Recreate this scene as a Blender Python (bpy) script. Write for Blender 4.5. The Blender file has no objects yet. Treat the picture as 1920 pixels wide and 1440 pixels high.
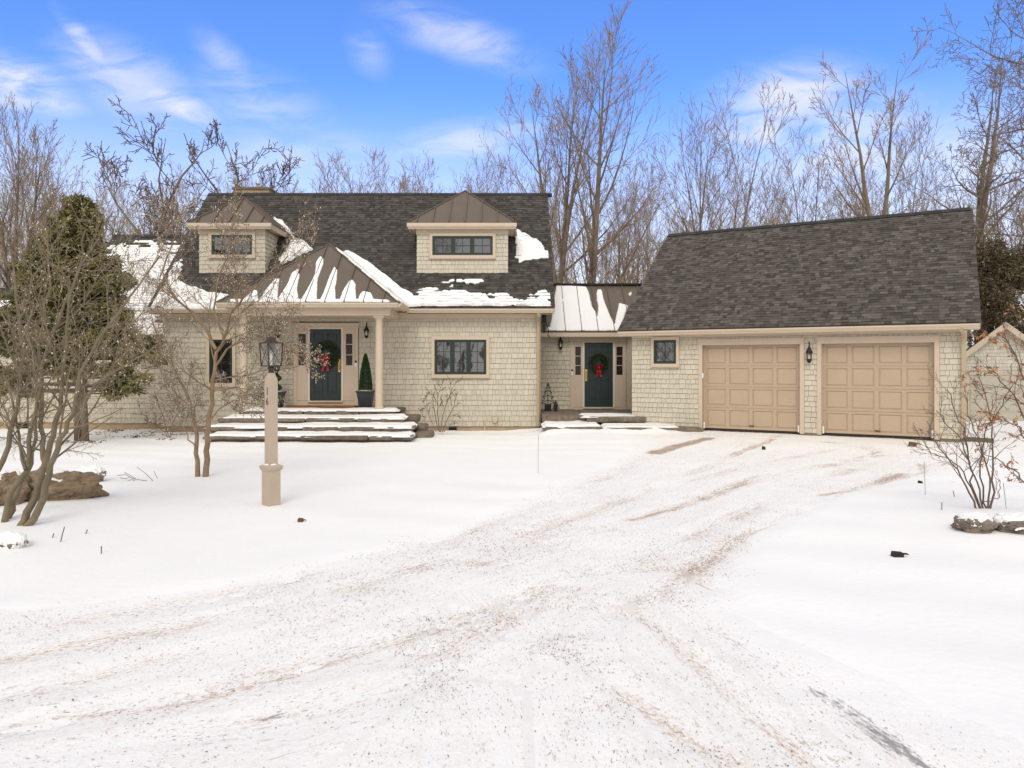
import bpy, math, random
import numpy as np
from mathutils import Vector, noise as mn
R = math.radians
S = bpy.context.scene
COL = S.collection
random.seed(7)

# ---------------------------------------------------------------- camera
F = 1400.0                     # focal length in pixels of a 1920 px wide picture
CZ = 1.7
cd = bpy.data.cameras.new('camera'); cam = bpy.data.objects.new('camera', cd); COL.objects.link(cam)
cam.location = (0, 0, CZ); cam.rotation_euler = (R(90), 0, 0)
cd.sensor_width = 36; cd.lens = 36 * F / 1920; cd.shift_y = -36 / 1920
cd.clip_start = 0.05; cd.clip_end = 2000
S.camera = cam
S.render.resolution_x = 1024; S.render.resolution_y = 768

# ---------------------------------------------------------------- sky, sun, exposure
SUN_EL, SUN_AZ = 40.0, 186.0   # azimuth clockwise from +Y (the view direction)
w = bpy.data.worlds.new('World'); S.world = w; w.use_nodes = True
nt = w.node_tree; nt.nodes.clear()
def WN(t, **k):
    n = nt.nodes.new(t)
    for a, b in k.items(): setattr(n, a, b)
    return n
wl = nt.links.new
out = WN('ShaderNodeOutputWorld'); bg = WN('ShaderNodeBackground'); wl(bg.outputs[0], out.inputs[0])
sky = WN('ShaderNodeTexSky', sky_type='NISHITA', sun_disc=False, sun_elevation=R(SUN_EL), sun_rotation=R(SUN_AZ))
sky.altitude = 200; sky.dust_density = 0.2; sky.ozone_density = 1.5
hs = WN('ShaderNodeHueSaturation'); hs.inputs['Saturation'].default_value = 1.0; hs.inputs['Value'].default_value = 1.0
hs.inputs['Hue'].default_value = 0.507
wl(sky.outputs[0], hs.inputs['Color'])
tint = WN('ShaderNodeMix', data_type='RGBA', blend_type='MULTIPLY'); tint.inputs[0].default_value = 1.0
wl(hs.outputs[0], tint.inputs['A']); tint.inputs['B'].default_value = (0.92, 1.45, 2.3, 1)
tc = WN('ShaderNodeTexCoord'); sep = WN('ShaderNodeSeparateXYZ'); wl(tc.outputs['Generated'], sep.inputs[0])
def wmath(op, a, b=None, c=None, clamp=False):
    n = WN('ShaderNodeMath', operation=op); n.use_clamp = clamp
    for i, v in enumerate((a, b, c)):
        if v is None: continue
        if isinstance(v, (int, float)): n.inputs[i].default_value = v
        else: wl(v, n.inputs[i])
    return n.outputs[0]
def wmap(v, a, b, c, d):
    n = WN('ShaderNodeMapRange'); n.interpolation_type = 'SMOOTHSTEP'; wl(v, n.inputs[0])
    for i, x in enumerate((a, b, c, d)): n.inputs[1 + i].default_value = x
    return n.outputs[0]
# cloud wisps: direction flattened on a high layer, streaks stretched
zz = wmath('MAXIMUM', sep.outputs[2], 0.02)
zp = wmath('ADD', zz, 0.12)
cx = wmath('DIVIDE', sep.outputs[0], zp); cy = wmath('DIVIDE', sep.outputs[1], zp)
cmb = WN('ShaderNodeCombineXYZ'); wl(cx, cmb.inputs[0]); wl(cy, cmb.inputs[1])
mp = WN('ShaderNodeMapping'); mp.inputs['Rotation'].default_value = (0, 0, R(-32)); mp.inputs['Scale'].default_value = (1.5, 0.7, 1)
mp.inputs['Location'].default_value = (1.3, 0.4, 0)
wl(cmb.outputs[0], mp.inputs[0])
n1 = WN('ShaderNodeTexNoise'); n1.inputs['Scale'].default_value = 0.9; n1.inputs['Detail'].default_value = 9; n1.inputs['Roughness'].default_value = 0.56
n1.inputs['Distortion'].default_value = 0.7
wl(mp.outputs[0], n1.inputs['Vector'])
n2 = WN('ShaderNodeTexNoise'); n2.inputs['Scale'].default_value = 1.1; n2.inputs['Detail'].default_value = 2
wl(cmb.outputs[0], n2.inputs['Vector'])
prod = wmath('MULTIPLY_ADD', n2.outputs[0], 0.45, n1.outputs[0])
wisps = wmap(prod, 0.82, 1.05, 0, 0.5)
# unseen overcast added behind and above the camera for neutral light; pale horizon ahead
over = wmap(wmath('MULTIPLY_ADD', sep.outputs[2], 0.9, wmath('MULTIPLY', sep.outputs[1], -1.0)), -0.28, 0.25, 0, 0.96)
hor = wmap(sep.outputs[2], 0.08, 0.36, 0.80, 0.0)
# the cirrus wisps of the photo, each an ellipse of streaky noise on the sky sphere
yy = wmath('MAXIMUM', sep.outputs[1], 0.02); cu_ = wmath('DIVIDE', sep.outputs[0], yy); cv_ = wmath('DIVIDE', sep.outputs[2], yy)
uvn = WN('ShaderNodeCombineXYZ'); wl(cu_, uvn.inputs[0]); wl(cv_, uvn.inputs[1])
nzn = WN('ShaderNodeTexNoise'); nzn.inputs['Scale'].default_value = 17; nzn.inputs['Detail'].default_value = 9; nzn.inputs['Roughness'].default_value = .6; nzn.inputs['Distortion'].default_value = .6
mq = WN('ShaderNodeMapping'); mq.inputs['Rotation'].default_value = (0, 0, R(28)); mq.inputs['Scale'].default_value = (.55, 1.5, 1); wl(uvn.outputs[0], mq.inputs[0]); wl(mq.outputs[0], nzn.inputs['Vector'])
streak_ = wmap(nzn.outputs[0], 0.30, 0.64, 0.0, 1)
cl_ = None
for (px, py, rx, ry, rot, amp) in ((30, 150, 130, 50, -14, 1.0), (60, 190, 110, 26, -8, .8), (165, 85, 95, 24, -48, .8), (240, 150, 180, 75, -28, .6), (330, 195, 100, 32, -22, 1.0), (430, 120, 100, 36, -45, .4), (480, 190, 150, 70, -20, .4),
                                   (860, 70, 170, 50, -18, .6), (800, 40, 80, 22, -35, .5), (690, 95, 60, 40, -60, .3), (1490, 175, 170, 75, 8, .85), (1440, 240, 120, 100, 0, .8), (1590, 265, 240, 110, 0, .6), (880, 265, 180, 46, 10, .6), (1800, 300, 230, 110, 0, .5), (560, 290, 200, 50, 0, .4)):
    mpn = WN('ShaderNodeMapping'); mpn.vector_type = 'TEXTURE'
    mpn.inputs['Location'].default_value = ((px - 960) / F, (684 - py) / F, 0); mpn.inputs['Rotation'].default_value = (0, 0, R(rot)); mpn.inputs['Scale'].default_value = (rx / F, ry / F, 1)
    wl(uvn.outputs[0], mpn.inputs[0])
    ln = WN('ShaderNodeVectorMath', operation='LENGTH'); wl(mpn.outputs[0], ln.inputs[0])
    m_ = wmap(ln.outputs['Value'], 0.0, 1.3, 1, 0)
    e = wmath('MULTIPLY', wmath('MULTIPLY', m_, streak_), amp * .88)
    cl_ = e if cl_ is None else wmath('MAXIMUM', cl_, e)
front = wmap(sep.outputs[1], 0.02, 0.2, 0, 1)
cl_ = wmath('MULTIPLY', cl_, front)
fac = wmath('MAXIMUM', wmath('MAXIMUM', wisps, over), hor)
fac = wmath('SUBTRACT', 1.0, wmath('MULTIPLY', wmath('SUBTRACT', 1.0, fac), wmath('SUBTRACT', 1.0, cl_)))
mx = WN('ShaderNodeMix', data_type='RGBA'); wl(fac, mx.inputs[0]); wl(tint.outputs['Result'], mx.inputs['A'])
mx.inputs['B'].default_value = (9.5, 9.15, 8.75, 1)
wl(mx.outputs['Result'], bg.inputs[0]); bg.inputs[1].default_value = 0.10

sd_ = bpy.data.lights.new('sun', 'SUN'); sd_.energy = 1.3; sd_.angle = R(26); sd_.color = (1.0, 0.95, 0.88)
sun = bpy.data.objects.new('sun', sd_); COL.objects.link(sun)
az = R(SUN_AZ); el = R(SUN_EL)
sv = Vector((math.sin(az) * math.cos(el), math.cos(az) * math.cos(el), math.sin(el)))
sun.rotation_euler = sv.to_track_quat('Z', 'Y').to_euler()
vs = S.view_settings; vs.view_transform = 'Standard'; vs.look = 'None'; vs.exposure = 0.11; vs.gamma = 1.0; vs.use_curve_mapping = False

# ---------------------------------------------------------------- materials
def mat(name, base, rough=0.6, isl=0.0, var=0.0, vscale=6.0, bump=0.0, bscale=60.0, metal=0.0, spec=0.5, ramp=None, stretch=None, coat=0.0, obj=True):
    m = bpy.data.materials.new(name); m.use_nodes = True
    t = m.node_tree; b = t.nodes['Principled BSDF']; L = t.links.new
    b.inputs['Roughness'].default_value = rough; b.inputs['Metallic'].default_value = metal
    b.inputs['Specular IOR Level'].default_value = spec
    if coat: b.inputs['Coat Weight'].default_value = coat; b.inputs['Coat Roughness'].default_value = 0.02
    tcn = t.nodes.new('ShaderNodeTexCoord'); geo = t.nodes.new('ShaderNodeNewGeometry')
    vec = tcn.outputs['Object']
    if stretch:
        mpn = t.nodes.new('ShaderNodeMapping'); mpn.inputs['Scale'].default_value = stretch; L(vec, mpn.inputs[0]); vec = mpn.outputs[0]
    if ramp:
        cr = t.nodes.new('ShaderNodeValToRGB'); e = cr.color_ramp.elements
        cr.color_ramp.interpolation = 'CONSTANT' if len(ramp) > 3 else 'LINEAR'
        while len(e) < len(ramp): e.new(0.5)
        for i, (p, c) in enumerate(ramp): e[i].position = p; e[i].color = (*c, 1)
        L(geo.outputs['Random Per Island'], cr.inputs[0]); colr = cr.outputs[0]
    else:
        rgb = t.nodes.new('ShaderNodeRGB'); rgb.outputs[0].default_value = (*base, 1); colr = rgb.outputs[0]
    f = None
    def math_(op, a, bb):
        n = t.nodes.new('ShaderNodeMath'); n.operation = op
        for i, v in enumerate((a, bb)):
            if isinstance(v, (int, float)): n.inputs[i].default_value = v
            else: L(v, n.inputs[i])
        return n.outputs[0]
    if isl:
        f = math_('ADD', math_('MULTIPLY', math_('SUBTRACT', geo.outputs['Random Per Island'], 0.5), 2 * isl), 1.0)
    if var:
        nz = t.nodes.new('ShaderNodeTexNoise'); nz.inputs['Scale'].default_value = vscale; nz.inputs['Detail'].default_value = 6
        L(vec, nz.inputs['Vector'])
        g = math_('ADD', math_('MULTIPLY', math_('SUBTRACT', nz.outputs[0], 0.5), 4 * var), 1.0)
        f = g if f is None else math_('MULTIPLY', f, g)
    if f is not None:
        vm = t.nodes.new('ShaderNodeVectorMath'); vm.operation = 'SCALE'; L(colr, vm.inputs[0]); L(f, vm.inputs['Scale']); colr = vm.outputs[0]
    L(colr, b.inputs['Base Color'])
    if bump:
        nb = t.nodes.new('ShaderNodeTexNoise'); nb.inputs['Scale'].default_value = bscale; nb.inputs['Detail'].default_value = 5
        L(vec, nb.inputs['Vector'])
        bp = t.nodes.new('ShaderNodeBump'); bp.inputs['Strength'].default_value = bump; bp.inputs['Distance'].default_value = 0.02
        L(nb.outputs[0], bp.inputs['Height']); L(bp.outputs[0], b.inputs['Normal'])
    return m
MT = {}
MT['siding'] = mat('painted_shingle', (0.565, 0.510, 0.400), 0.75, isl=0.06, var=0.05, vscale=1.5, bump=0.35, bscale=90, stretch=(3, 3, 0.5))
MT['back'] = mat('shadow_gap_backing', (0.20, 0.17, 0.12), 0.9)  # wall backing, darkened to paint shadow lines between the shingles
MT['trim'] = mat('trim_paint', (0.555, 0.452, 0.338), 0.55, var=0.04, vscale=2)
MT['gdoor'] = mat('garage_door_paint', (0.455, 0.342, 0.236), 0.5, var=0.03, vscale=3, bump=0.08, bscale=200)
MT['green'] = mat('green_sash_paint', (0.013, 0.026, 0.014), 0.45, var=0.05)
MT['doorgreen'] = mat('door_paint', (0.012, 0.026, 0.024), 0.4, var=0.05)
MT['white'] = mat('white_jamb', (0.68, 0.60, 0.50), 0.5)
MT['metal'] = mat('bronze_roof_metal', (0.128, 0.096, 0.071), 0.45, var=0.08, vscale=1.2, metal=0.25, bump=0.03, bscale=12)
MT['asphalt_g'] = mat('asphalt_shingle', (0.1, 0.1, 0.1), 0.95, var=0.15, vscale=90, bump=0.5, bscale=300, spec=0.2, ramp=[
    (0.0, (0.0617, 0.0537, 0.0463)), (0.16, (0.0910, 0.0797, 0.0689)), (0.34, (0.1088, 0.0957, 0.0831)), (0.52, (0.0793, 0.0709, 0.0628)), (0.68, (0.1265, 0.1122, 0.0979)), (0.84, (0.0970, 0.0833, 0.0714)), (0.94, (0.1471, 0.1323, 0.1182))])
MT['asphalt_m'] = mat('asphalt_shingle_old', (0.1, 0.1, 0.1), 0.95, var=0.15, vscale=90, bump=0.5, bscale=300, spec=0.2, ramp=[
    (0.0, (0.0515, 0.0462, 0.0412)), (0.2, (0.0705, 0.0635, 0.0569)), (0.4, (0.0861, 0.0770, 0.0691)), (0.6, (0.0626, 0.0568, 0.0510)), (0.75, (0.1012, 0.0915, 0.0826)), (0.9, (0.0761, 0.0680, 0.0605))])
MT['ridge'] = mat('ridge_cap', (0.03, 0.028, 0.026), 0.9, isl=0.3)
MT['concrete'] = mat('foundation_concrete', (0.42, 0.31, 0.20), 0.9, var=0.15, vscale=5, bump=0.3)
MT['brick'] = mat('chimney_stone', (0.42, 0.30, 0.19), 0.9, isl=0.25, var=0.12, vscale=20)
MT['stone'] = mat('step_stone', (0.17, 0.135, 0.098), 0.9, isl=0.3, var=0.35, vscale=9, bump=0.9, bscale=25)
MT['rock'] = mat('boulder_stone', (0.24, 0.175, 0.112), 0.95, var=0.42, vscale=7, bump=1.0, bscale=22)
MT['rock2'] = mat('boulder_stone_grey', (0.20, 0.162, 0.13), 0.95, var=0.42, vscale=8, bump=1.0, bscale=26)
MT['black'] = mat('black_iron', (0.022, 0.018, 0.016), 0.5, metal=0.5, var=0.2)
MT['bronze'] = mat('dark_bronze', (0.07, 0.05, 0.038), 0.5, metal=0.5, var=0.2)
MT['pot'] = mat('planter_resin', (0.028, 0.030, 0.036), 0.45, var=0.1)
MT['brass'] = mat('brass', (0.75, 0.50, 0.14), 0.25, metal=1.0)
MT['red'] = mat('red_ribbon', (0.42, 0.012, 0.02), 0.6, var=0.2)
MT['pine'] = mat('wreath_green', (0.035, 0.06, 0.022), 0.8, isl=0.5)
MT['conifer'] = mat('conifer_green', (0.165, 0.150, 0.052), 0.8, isl=0.5)
MT['boxwood'] = mat('topiary_green', (0.03, 0.075, 0.025), 0.8, isl=0.5)
MT['mat'] = mat('coir_mat', (0.30, 0.125, 0.045), 0.95, var=0.25, vscale=30, bump=0.5)
MT['candle'] = mat('white_candle', (0.85, 0.84, 0.8), 0.4)
MT['plastic'] = mat('white_plastic', (0.75, 0.75, 0.74), 0.4)
MT['stake'] = mat('stake_green', (0.30, 0.36, 0.30), 0.5)
MT['bark'] = mat('grey_brown_bark', (0.175, 0.130, 0.090), 0.9, var=0.25, vscale=3, bump=0.5, bscale=20)
MT['twig'] = mat('twig_bark', (0.27, 0.205, 0.145), 0.85, isl=0.35)
MT['twigdark'] = mat('twig_bark_dark', (0.165, 0.125, 0.09), 0.85, isl=0.4)
MT['barkolive'] = mat('olive_bark', (0.18, 0.145, 0.09), 0.9, var=0.3, vscale=6, bump=0.6, bscale=30)
MT['twigolive'] = mat('olive_twig', (0.23, 0.18, 0.12), 0.85, isl=0.3)
MT['barktan'] = mat('tan_bark', (0.25, 0.172, 0.106), 0.9, var=0.3, vscale=6, bump=0.6, bscale=30)
MT['twigtan'] = mat('tan_twig', (0.19, 0.142, 0.095), 0.85, isl=0.3)
MT['bud'] = mat('cream_bud', (0.70, 0.58, 0.44), 0.7, isl=0.3)
MT['shrub'] = mat('shrub_stem', (0.14, 0.095, 0.072), 0.85, isl=0.25)
MT['oleaf'] = mat('dry_beech_leaf', (0.40, 0.17, 0.07), 0.8, isl=0.45)
MT['litter'] = mat('dead_leaf_litter', (0.16, 0.085, 0.045), 0.9, isl=0.6)
MT['debris'] = mat('drive_debris', (0.34, 0.215, 0.13), 0.9, isl=0.65)
MT['shedside'] = mat('shed_shingle', (0.58, 0.54, 0.44), 0.8, isl=0.08, var=0.05, vscale=1.5)
MT['sheddoor'] = mat('shed_door_paint', (0.48, 0.44, 0.35), 0.6, var=0.04)

def glass_mat():
    m = bpy.data.materials.new('window_glass'); m.use_nodes = True
    b = m.node_tree.nodes['Principled BSDF']
    b.inputs['Base Color'].default_value = (0.012, 0.012, 0.013, 1); b.inputs['Roughness'].default_value = 0.03
    b.inputs['IOR'].default_value = 2.3; b.inputs['Coat Weight'].default_value = 1.0; b.inputs['Coat Roughness'].default_value = 0.01
    t = m.node_tree; nz = t.nodes.new('ShaderNodeTexNoise'); nz.inputs['Scale'].default_value = 1.8
    tcn = t.nodes.new('ShaderNodeTexCoord'); t.links.new(tcn.outputs['Object'], nz.inputs['Vector'])
    bp = t.nodes.new('ShaderNodeBump'); bp.inputs['Strength'].default_value = 0.08; bp.inputs['Distance'].default_value = 0.02
    t.links.new(nz.outputs[0], bp.inputs['Height']); t.links.new(bp.outputs[0], b.inputs['Normal']); t.links.new(bp.outputs[0], b.inputs['Coat Normal'])
    return m
MT['glass'] = glass_mat()
def clear_mat():
    m = bpy.data.materials.new('clear_glass'); m.use_nodes = True
    t = m.node_tree; t.nodes.clear(); o = t.nodes.new('ShaderNodeOutputMaterial'); mxn = t.nodes.new('ShaderNodeMixShader')
    tr = t.nodes.new('ShaderNodeBsdfTransparent'); gl = t.nodes.new('ShaderNodeBsdfGlossy'); gl.inputs['Roughness'].default_value = 0.05
    tr.inputs[0].default_value = (0.9, 0.88, 0.84, 1)
    mxn.inputs[0].default_value = 0.12; t.links.new(tr.outputs[0], mxn.inputs[1]); t.links.new(gl.outputs[0], mxn.inputs[2]); t.links.new(mxn.outputs[0], o.inputs[0])
    return m
MT['clear'] = clear_mat()
MT['post'] = mat('post_paint', (0.46, 0.37, 0.275), 0.6, var=0.07, vscale=5, bump=0.1)
MT['conifer2'] = mat('far_conifer', (0.10, 0.076, 0.036), 0.8, isl=0.5)
MT['darkglass'] = mat('sidelight_glass', (0.03, 0.02, 0.018), 0.12, var=0.5, vscale=14, spec=0.35)
MT['leader'] = mat('downspout_paint', (0.44, 0.345, 0.225), 0.5)
def snow_mat(name, drive=False):
    m = bpy.data.materials.new(name); m.use_nodes = True
    t = m.node_tree; b = t.nodes['Principled BSDF']; L = t.links.new
    b.inputs['Roughness'].default_value = 0.7; b.inputs['Specular IOR Level'].default_value = 0.25
    tcn = t.nodes.new('ShaderNodeTexCoord'); N = t.nodes.new
    def nz(scale, det, vec=None, rough=0.55):
        n = N('ShaderNodeTexNoise'); n.inputs['Scale'].default_value = scale; n.inputs['Detail'].default_value = det; n.inputs['Roughness'].default_value = rough
        L(vec or tcn.outputs['Object'], n.inputs['Vector']); return n.outputs[0]
    def mr(v, a, bb, c, d):
        n = N('ShaderNodeMapRange'); L(v, n.inputs[0])
        for i, x in enumerate((a, bb, c, d)): n.inputs[1 + i].default_value = x
        return n.outputs[0]
    def mth(op, a, bb, clamp=False):
        n = N('ShaderNodeMath'); n.operation = op; n.use_clamp = clamp
        for i, v in enumerate((a, bb)):
            if isinstance(v, (int, float)): n.inputs[i].default_value = v
            else: L(v, n.inputs[i])
        return n.outputs[0]
    def mix(f, A, B):
        n = N('ShaderNodeMix'); n.data_type = 'RGBA'; L(f, n.inputs[0])
        for k, v in (('A', A), ('B', B)):
            if isinstance(v, tuple): n.inputs[k].default_value = (*v, 1)
            else: L(v, n.inputs[k])
        return n.outputs['Result']
    colr = mix(mr(nz(0.8, 4), 0.35, 0.65, 0, 1), (0.875, 0.866, 0.848), (0.90, 0.892, 0.876))
    h = nz(14, 6)
    if drive:
        at = N('ShaderNodeAttribute'); at.attribute_name = 'dirt'; sp = N('ShaderNodeSeparateColor'); L(at.outputs['Color'], sp.inputs[0])
        fl = N('ShaderNodeAttribute'); fl.attribute_name = 'flow'
        mpn = N('ShaderNodeMapping'); mpn.inputs['Scale'].default_value = (2.2, 13, 1); L(fl.outputs['Vector'], mpn.inputs[0])
        streak = nz(1.0, 9, mpn.outputs[0], 0.68)
        mp3 = N('ShaderNodeMapping'); mp3.inputs['Scale'].default_value = (17, 44, 1); L(fl.outputs['Vector'], mp3.inputs[0])
        fine = nz(1.0, 6, mp3.outputs[0], 0.65)
        sf = mth('ADD', mth('MULTIPLY', streak, 0.40), mth('MULTIPLY', fine, 0.60))
        # brown dirt: threshold falls where the attribute is high
        th = mth('SUBTRACT', sf, mth('SUBTRACT', 0.598, mth('MULTIPLY', sp.outputs[0], 0.175)))
        brown = mth('MULTIPLY', mr(th, 0.0, 0.09, 0, 1), mr(sp.outputs[0], 0.0, 0.9, 0.35, 0.75))
        pal = mix(mr(nz(9, 3), 0.4, 0.6, 0, 1), (0.50, 0.33, 0.205), (0.30, 0.19, 0.115))
        pal = mix(mr(sp.outputs[0], 0.8, 1.15, 0, 0.85), pal, (0.24, 0.145, 0.085))
        colr = mix(brown, colr, pal)
        thg = mth('SUBTRACT', sf, mth('SUBTRACT', 0.655, mth('MULTIPLY', sp.outputs[1], 0.27)))
        grey = mth('MULTIPLY', mr(thg, 0.0, 0.11, 0, 1), mr(sp.outputs[1], 0.05, 0.6, 0, 0.85))
        colr = mix(grey, colr, (0.24, 0.235, 0.245))
        # sandy film pressed into the wheel paths, in parallel bands
        mp5 = N('ShaderNodeMapping'); mp5.inputs['Scale'].default_value = (.7, 7.5, 1); L(fl.outputs['Vector'], mp5.inputs[0])
        band = mr(nz(1.0, 4, mp5.outputs[0], 0.6), 0.42, 0.62, 0.0, 1)
        colr = mix(mth('MULTIPLY', mth('MULTIPLY', band, mr(nz(34, 5, None, 0.75), 0.44, 0.60, 0.0, 1)), mr(sp.outputs[0], 0.08, 0.6, 0, 0.52)), colr, (0.64, 0.46, 0.30))
        # small elongated specks of bark and sand
        mp4 = N('ShaderNodeMapping'); mp4.inputs['Scale'].default_value = (26, 62, 1); L(fl.outputs['Vector'], mp4.inputs[0])
        spk = nz(1.0, 3, mp4.outputs[0], 0.6); cl2 = nz(1.7, 5, None, 0.6)
        den = mth('ADD', mth('MULTIPLY', mr(cl2, 0.35, 0.65, 0, 1), 0.07), mth('MULTIPLY', sp.outputs[0], 0.13))
        sk = mr(mth('SUBTRACT', spk, mth('SUBTRACT', 0.705, den)), 0.0, 0.05, 0, 0.75)
        colr = mix(mth('MULTIPLY', sk, mr(sp.outputs[0], 0.0, 0.12, 0, 1)), colr, mix(mr(nz(5, 3), 0.4, 0.6, 0, 1), (0.42, 0.27, 0.165), (0.27, 0.185, 0.125)))
        # thin grit film
        film = mr(nz(30, 5, None, 0.7), 0.53, 0.75, 0, 0.30)
        colr = mix(mth('MULTIPLY', film, mr(nz(1.3, 4), 0.35, 0.7, 0.1, 1)), colr, (0.66, 0.55, 0.44))
        h = mth('ADD', mth('MULTIPLY', nz(34, 6, None, 0.65), 0.8), mth('MULTIPLY', sf, 0.9))
    L(colr, b.inputs['Base Color'])
    bp = N('ShaderNodeBump'); bp.inputs['Strength'].default_value = 0.30 if drive else 0.22; bp.inputs['Distance'].default_value = 0.03
    L(h, bp.inputs['Height']); L(bp.outputs[0], b.inputs['Normal'])
    return m
MT['snow'] = snow_mat('snow'); MT['drive'] = snow_mat('packed_snow', True)

# ---------------------------------------------------------------- helpers
def P(px, py, Y): return Vector(((px - 960) / F * Y, Y, CZ + (684 - py) / F * Y))
def GP(px, py, z=0.0):
    Y = (CZ - z) * F / (py - 684); return Vector(((px - 960) / F * Y, Y, z))
def tag(o, label=None, cat=None, group=None, kind=None):
    if label: o['label'] = label
    if cat: o['category'] = cat
    if group: o['group'] = group
    if kind: o['kind'] = kind
    return o
def thing(name, label, cat, loc=(0, 0, 0), rz=0, group=None):
    o = bpy.data.objects.new(name, None); COL.objects.link(o); o.location = loc; o.rotation_euler = (0, 0, rz)
    o.empty_display_size = 0.2
    return tag(o, label, cat, group)
class Fr:
    def __init__(s, o, a, u):
        s.o = Vector(o); s.a = Vector(a).normalized(); s.u = Vector(u).normalized(); s.n = s.a.cross(s.u)
    def pt(s, x, y, d=0.0): return s.o + s.a * x + s.u * y + s.n * d
    def uv(s, px, py, d=0.0):
        r = Vector(((px - 960) / F, 1.0, (684 - py) / F)); c = Vector((0, 0, CZ))
        o = s.o + s.n * d
        t = (o - c).dot(s.n) / r.dot(s.n); q = c + r * t - o
        return q.dot(s.a), q.dot(s.u)
class MB:
    def __init__(s): s.v = []; s.f = []; s.smooth = False
    def add(s, vs_, fs):
        b = len(s.v); s.v.extend([tuple(v) for v in vs_]); s.f.extend([tuple(i + b for i in f) for f in fs])
    def hexa(s, p): s.add(p, [(0, 3, 2, 1), (4, 5, 6, 7), (0, 1, 5, 4), (1, 2, 6, 5), (2, 3, 7, 6), (3, 0, 4, 7)])
    def box(s, fr, x0, x1, y0, y1, d0, d1):
        s.hexa([fr.pt(x, y, d) for d in (d0, d1) for x, y in ((x0, y0), (x1, y0), (x1, y1), (x0, y1))])
    def boxw(s, x0, x1, y0, y1, z0, z1):
        s.hexa([(x, y, z) for z in (z0, z1) for x, y in ((x0, y0), (x1, y0), (x1, y1), (x0, y1))])
    def prism(s, fr, prof, x0, x1):          # profile in (d, y) swept along a
        k = len(prof)
        s.add([fr.pt(x0, y, d) for d, y in prof] + [fr.pt(x1, y, d) for d, y in prof],
              [tuple(range(k)), tuple(range(2 * k - 1, k - 1, -1))] + [(i, k + i, k + (i + 1) % k, (i + 1) % k) for i in range(k)])
    def slab(s, fr, poly, d0, d1):           # polygon in (x, y) extruded along n
        k = len(poly)
        s.add([fr.pt(x, y, d0) for x, y in poly] + [fr.pt(x, y, d1) for x, y in poly],
              [tuple(range(k - 1, -1, -1)), tuple(range(k, 2 * k))] + [(i, (i + 1) % k, k + (i + 1) % k, k + i) for i in range(k)])
    def lathe(s, c, prof, n=16):             # prof: (r, z)
        vs_ = []; fs = []
        for r, z in prof:
            for i in range(n): t = 2 * math.pi * i / n; vs_.append((c[0] + r * math.cos(t), c[1] + r * math.sin(t), c[2] + z))
        for j in range(len(prof) - 1):
            for i in range(n): k = (i + 1) % n; fs.append((j * n + i, j * n + k, (j + 1) * n + k, (j + 1) * n + i))
        fs.append(tuple(range(n - 1, -1, -1))); m_ = (len(prof) - 1) * n; fs.append(tuple(range(m_, m_ + n)))
        s.add(vs_, fs)
    def tube(s, pts, rad, n=6):
        k = len(pts); vs_ = []; fs = []
        pts = [Vector(p) for p in pts]
        for i in range(k):
            t = (pts[min(i + 1, k - 1)] - pts[max(i - 1, 0)])
            if t.length < 1e-9: t = Vector((0, 0, 1))
            t.normalize()
            ref = Vector((1, 0.13, 0)) if abs(t.x) < 0.8 else Vector((0, 1, 0.1))
            x = t.cross(ref).normalized(); y = t.cross(x)
            r = rad[i] if hasattr(rad, '__len__') else rad
            for j in range(n):
                a = 2 * math.pi * j / n; vs_.append(pts[i] + x * (r * math.cos(a)) + y * (r * math.sin(a)))
        for i in range(k - 1):
            for j in range(n): q = (j + 1) % n; fs.append((i * n + j, i * n + q, (i + 1) * n + q, (i + 1) * n + j))
        fs.append(tuple(range(n - 1, -1, -1))); fs.append(tuple(range((k - 1) * n, k * n)))
        s.add(vs_, fs)
    def build(s, name, m, parent=None, smooth=False, bevel=0.0):
        me = bpy.data.meshes.new(name); me.from_pydata(s.v, [], s.f); me.update()
        if smooth: me.shade_smooth()
        me.materials.append(MT[m] if isinstance(m, str) else m)
        o = bpy.data.objects.new(name, me); COL.objects.link(o)
        if parent:
            o.parent = parent
        if bevel:
            bm_ = o.modifiers.new('bevel', 'BEVEL'); bm_.width = bevel; bm_.segments = 2; bm_.limit_method = 'ANGLE'
        return o
def rnd(a, b): return random.uniform(a, b)
# smooth value noise on arrays
_rng = np.random.default_rng(3); _perm = _rng.random((256, 256))
def vnoise(x, y):
    xi = np.floor(x).astype(int); yi = np.floor(y).astype(int); fx = x - xi; fy = y - yi
    fx = fx * fx * (3 - 2 * fx); fy = fy * fy * (3 - 2 * fy)
    g = lambda i, j: _perm[i & 255, j & 255]
    return (g(xi, yi) * (1 - fx) + g(xi + 1, yi) * fx) * (1 - fy) + (g(xi, yi + 1) * (1 - fx) + g(xi + 1, yi + 1) * fx) * fy
def fbm(x, y, o=4):
    s_ = 0; a = 0.5; t = 0
    for i in range(o): s_ = s_ + a * vnoise(x + 17.3 * i, y + 9.1 * i); t += a; x = x * 2.03; y = y * 2.03; a *= 0.5
    return s_ / t
def sdpoly(x, y, poly):                      # signed distance, positive inside
    d = np.full(x.shape, 1e9); ins = np.zeros(x.shape, bool); n = len(poly)
    for i in range(n):
        x0, y0 = poly[i]; x1, y1 = poly[(i + 1) % n]; ex, ey = x1 - x0, y1 - y0
        t = np.clip(((x - x0) * ex + (y - y0) * ey) / (ex * ex + ey * ey + 1e-12), 0, 1)
        d = np.minimum(d, np.hypot(x - x0 - t * ex, y - y0 - t * ey))
        c = ((y0 > y) != (y1 > y)) & (x < (x1 - x0) * (y - y0) / (y1 - y0 + 1e-12) + x0); ins ^= c
    return np.where(ins, d, -d)
def sst(x, a, b): t = np.clip((x - a) / (b - a), 0, 1); return t * t * (3 - 2 * t)
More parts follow.
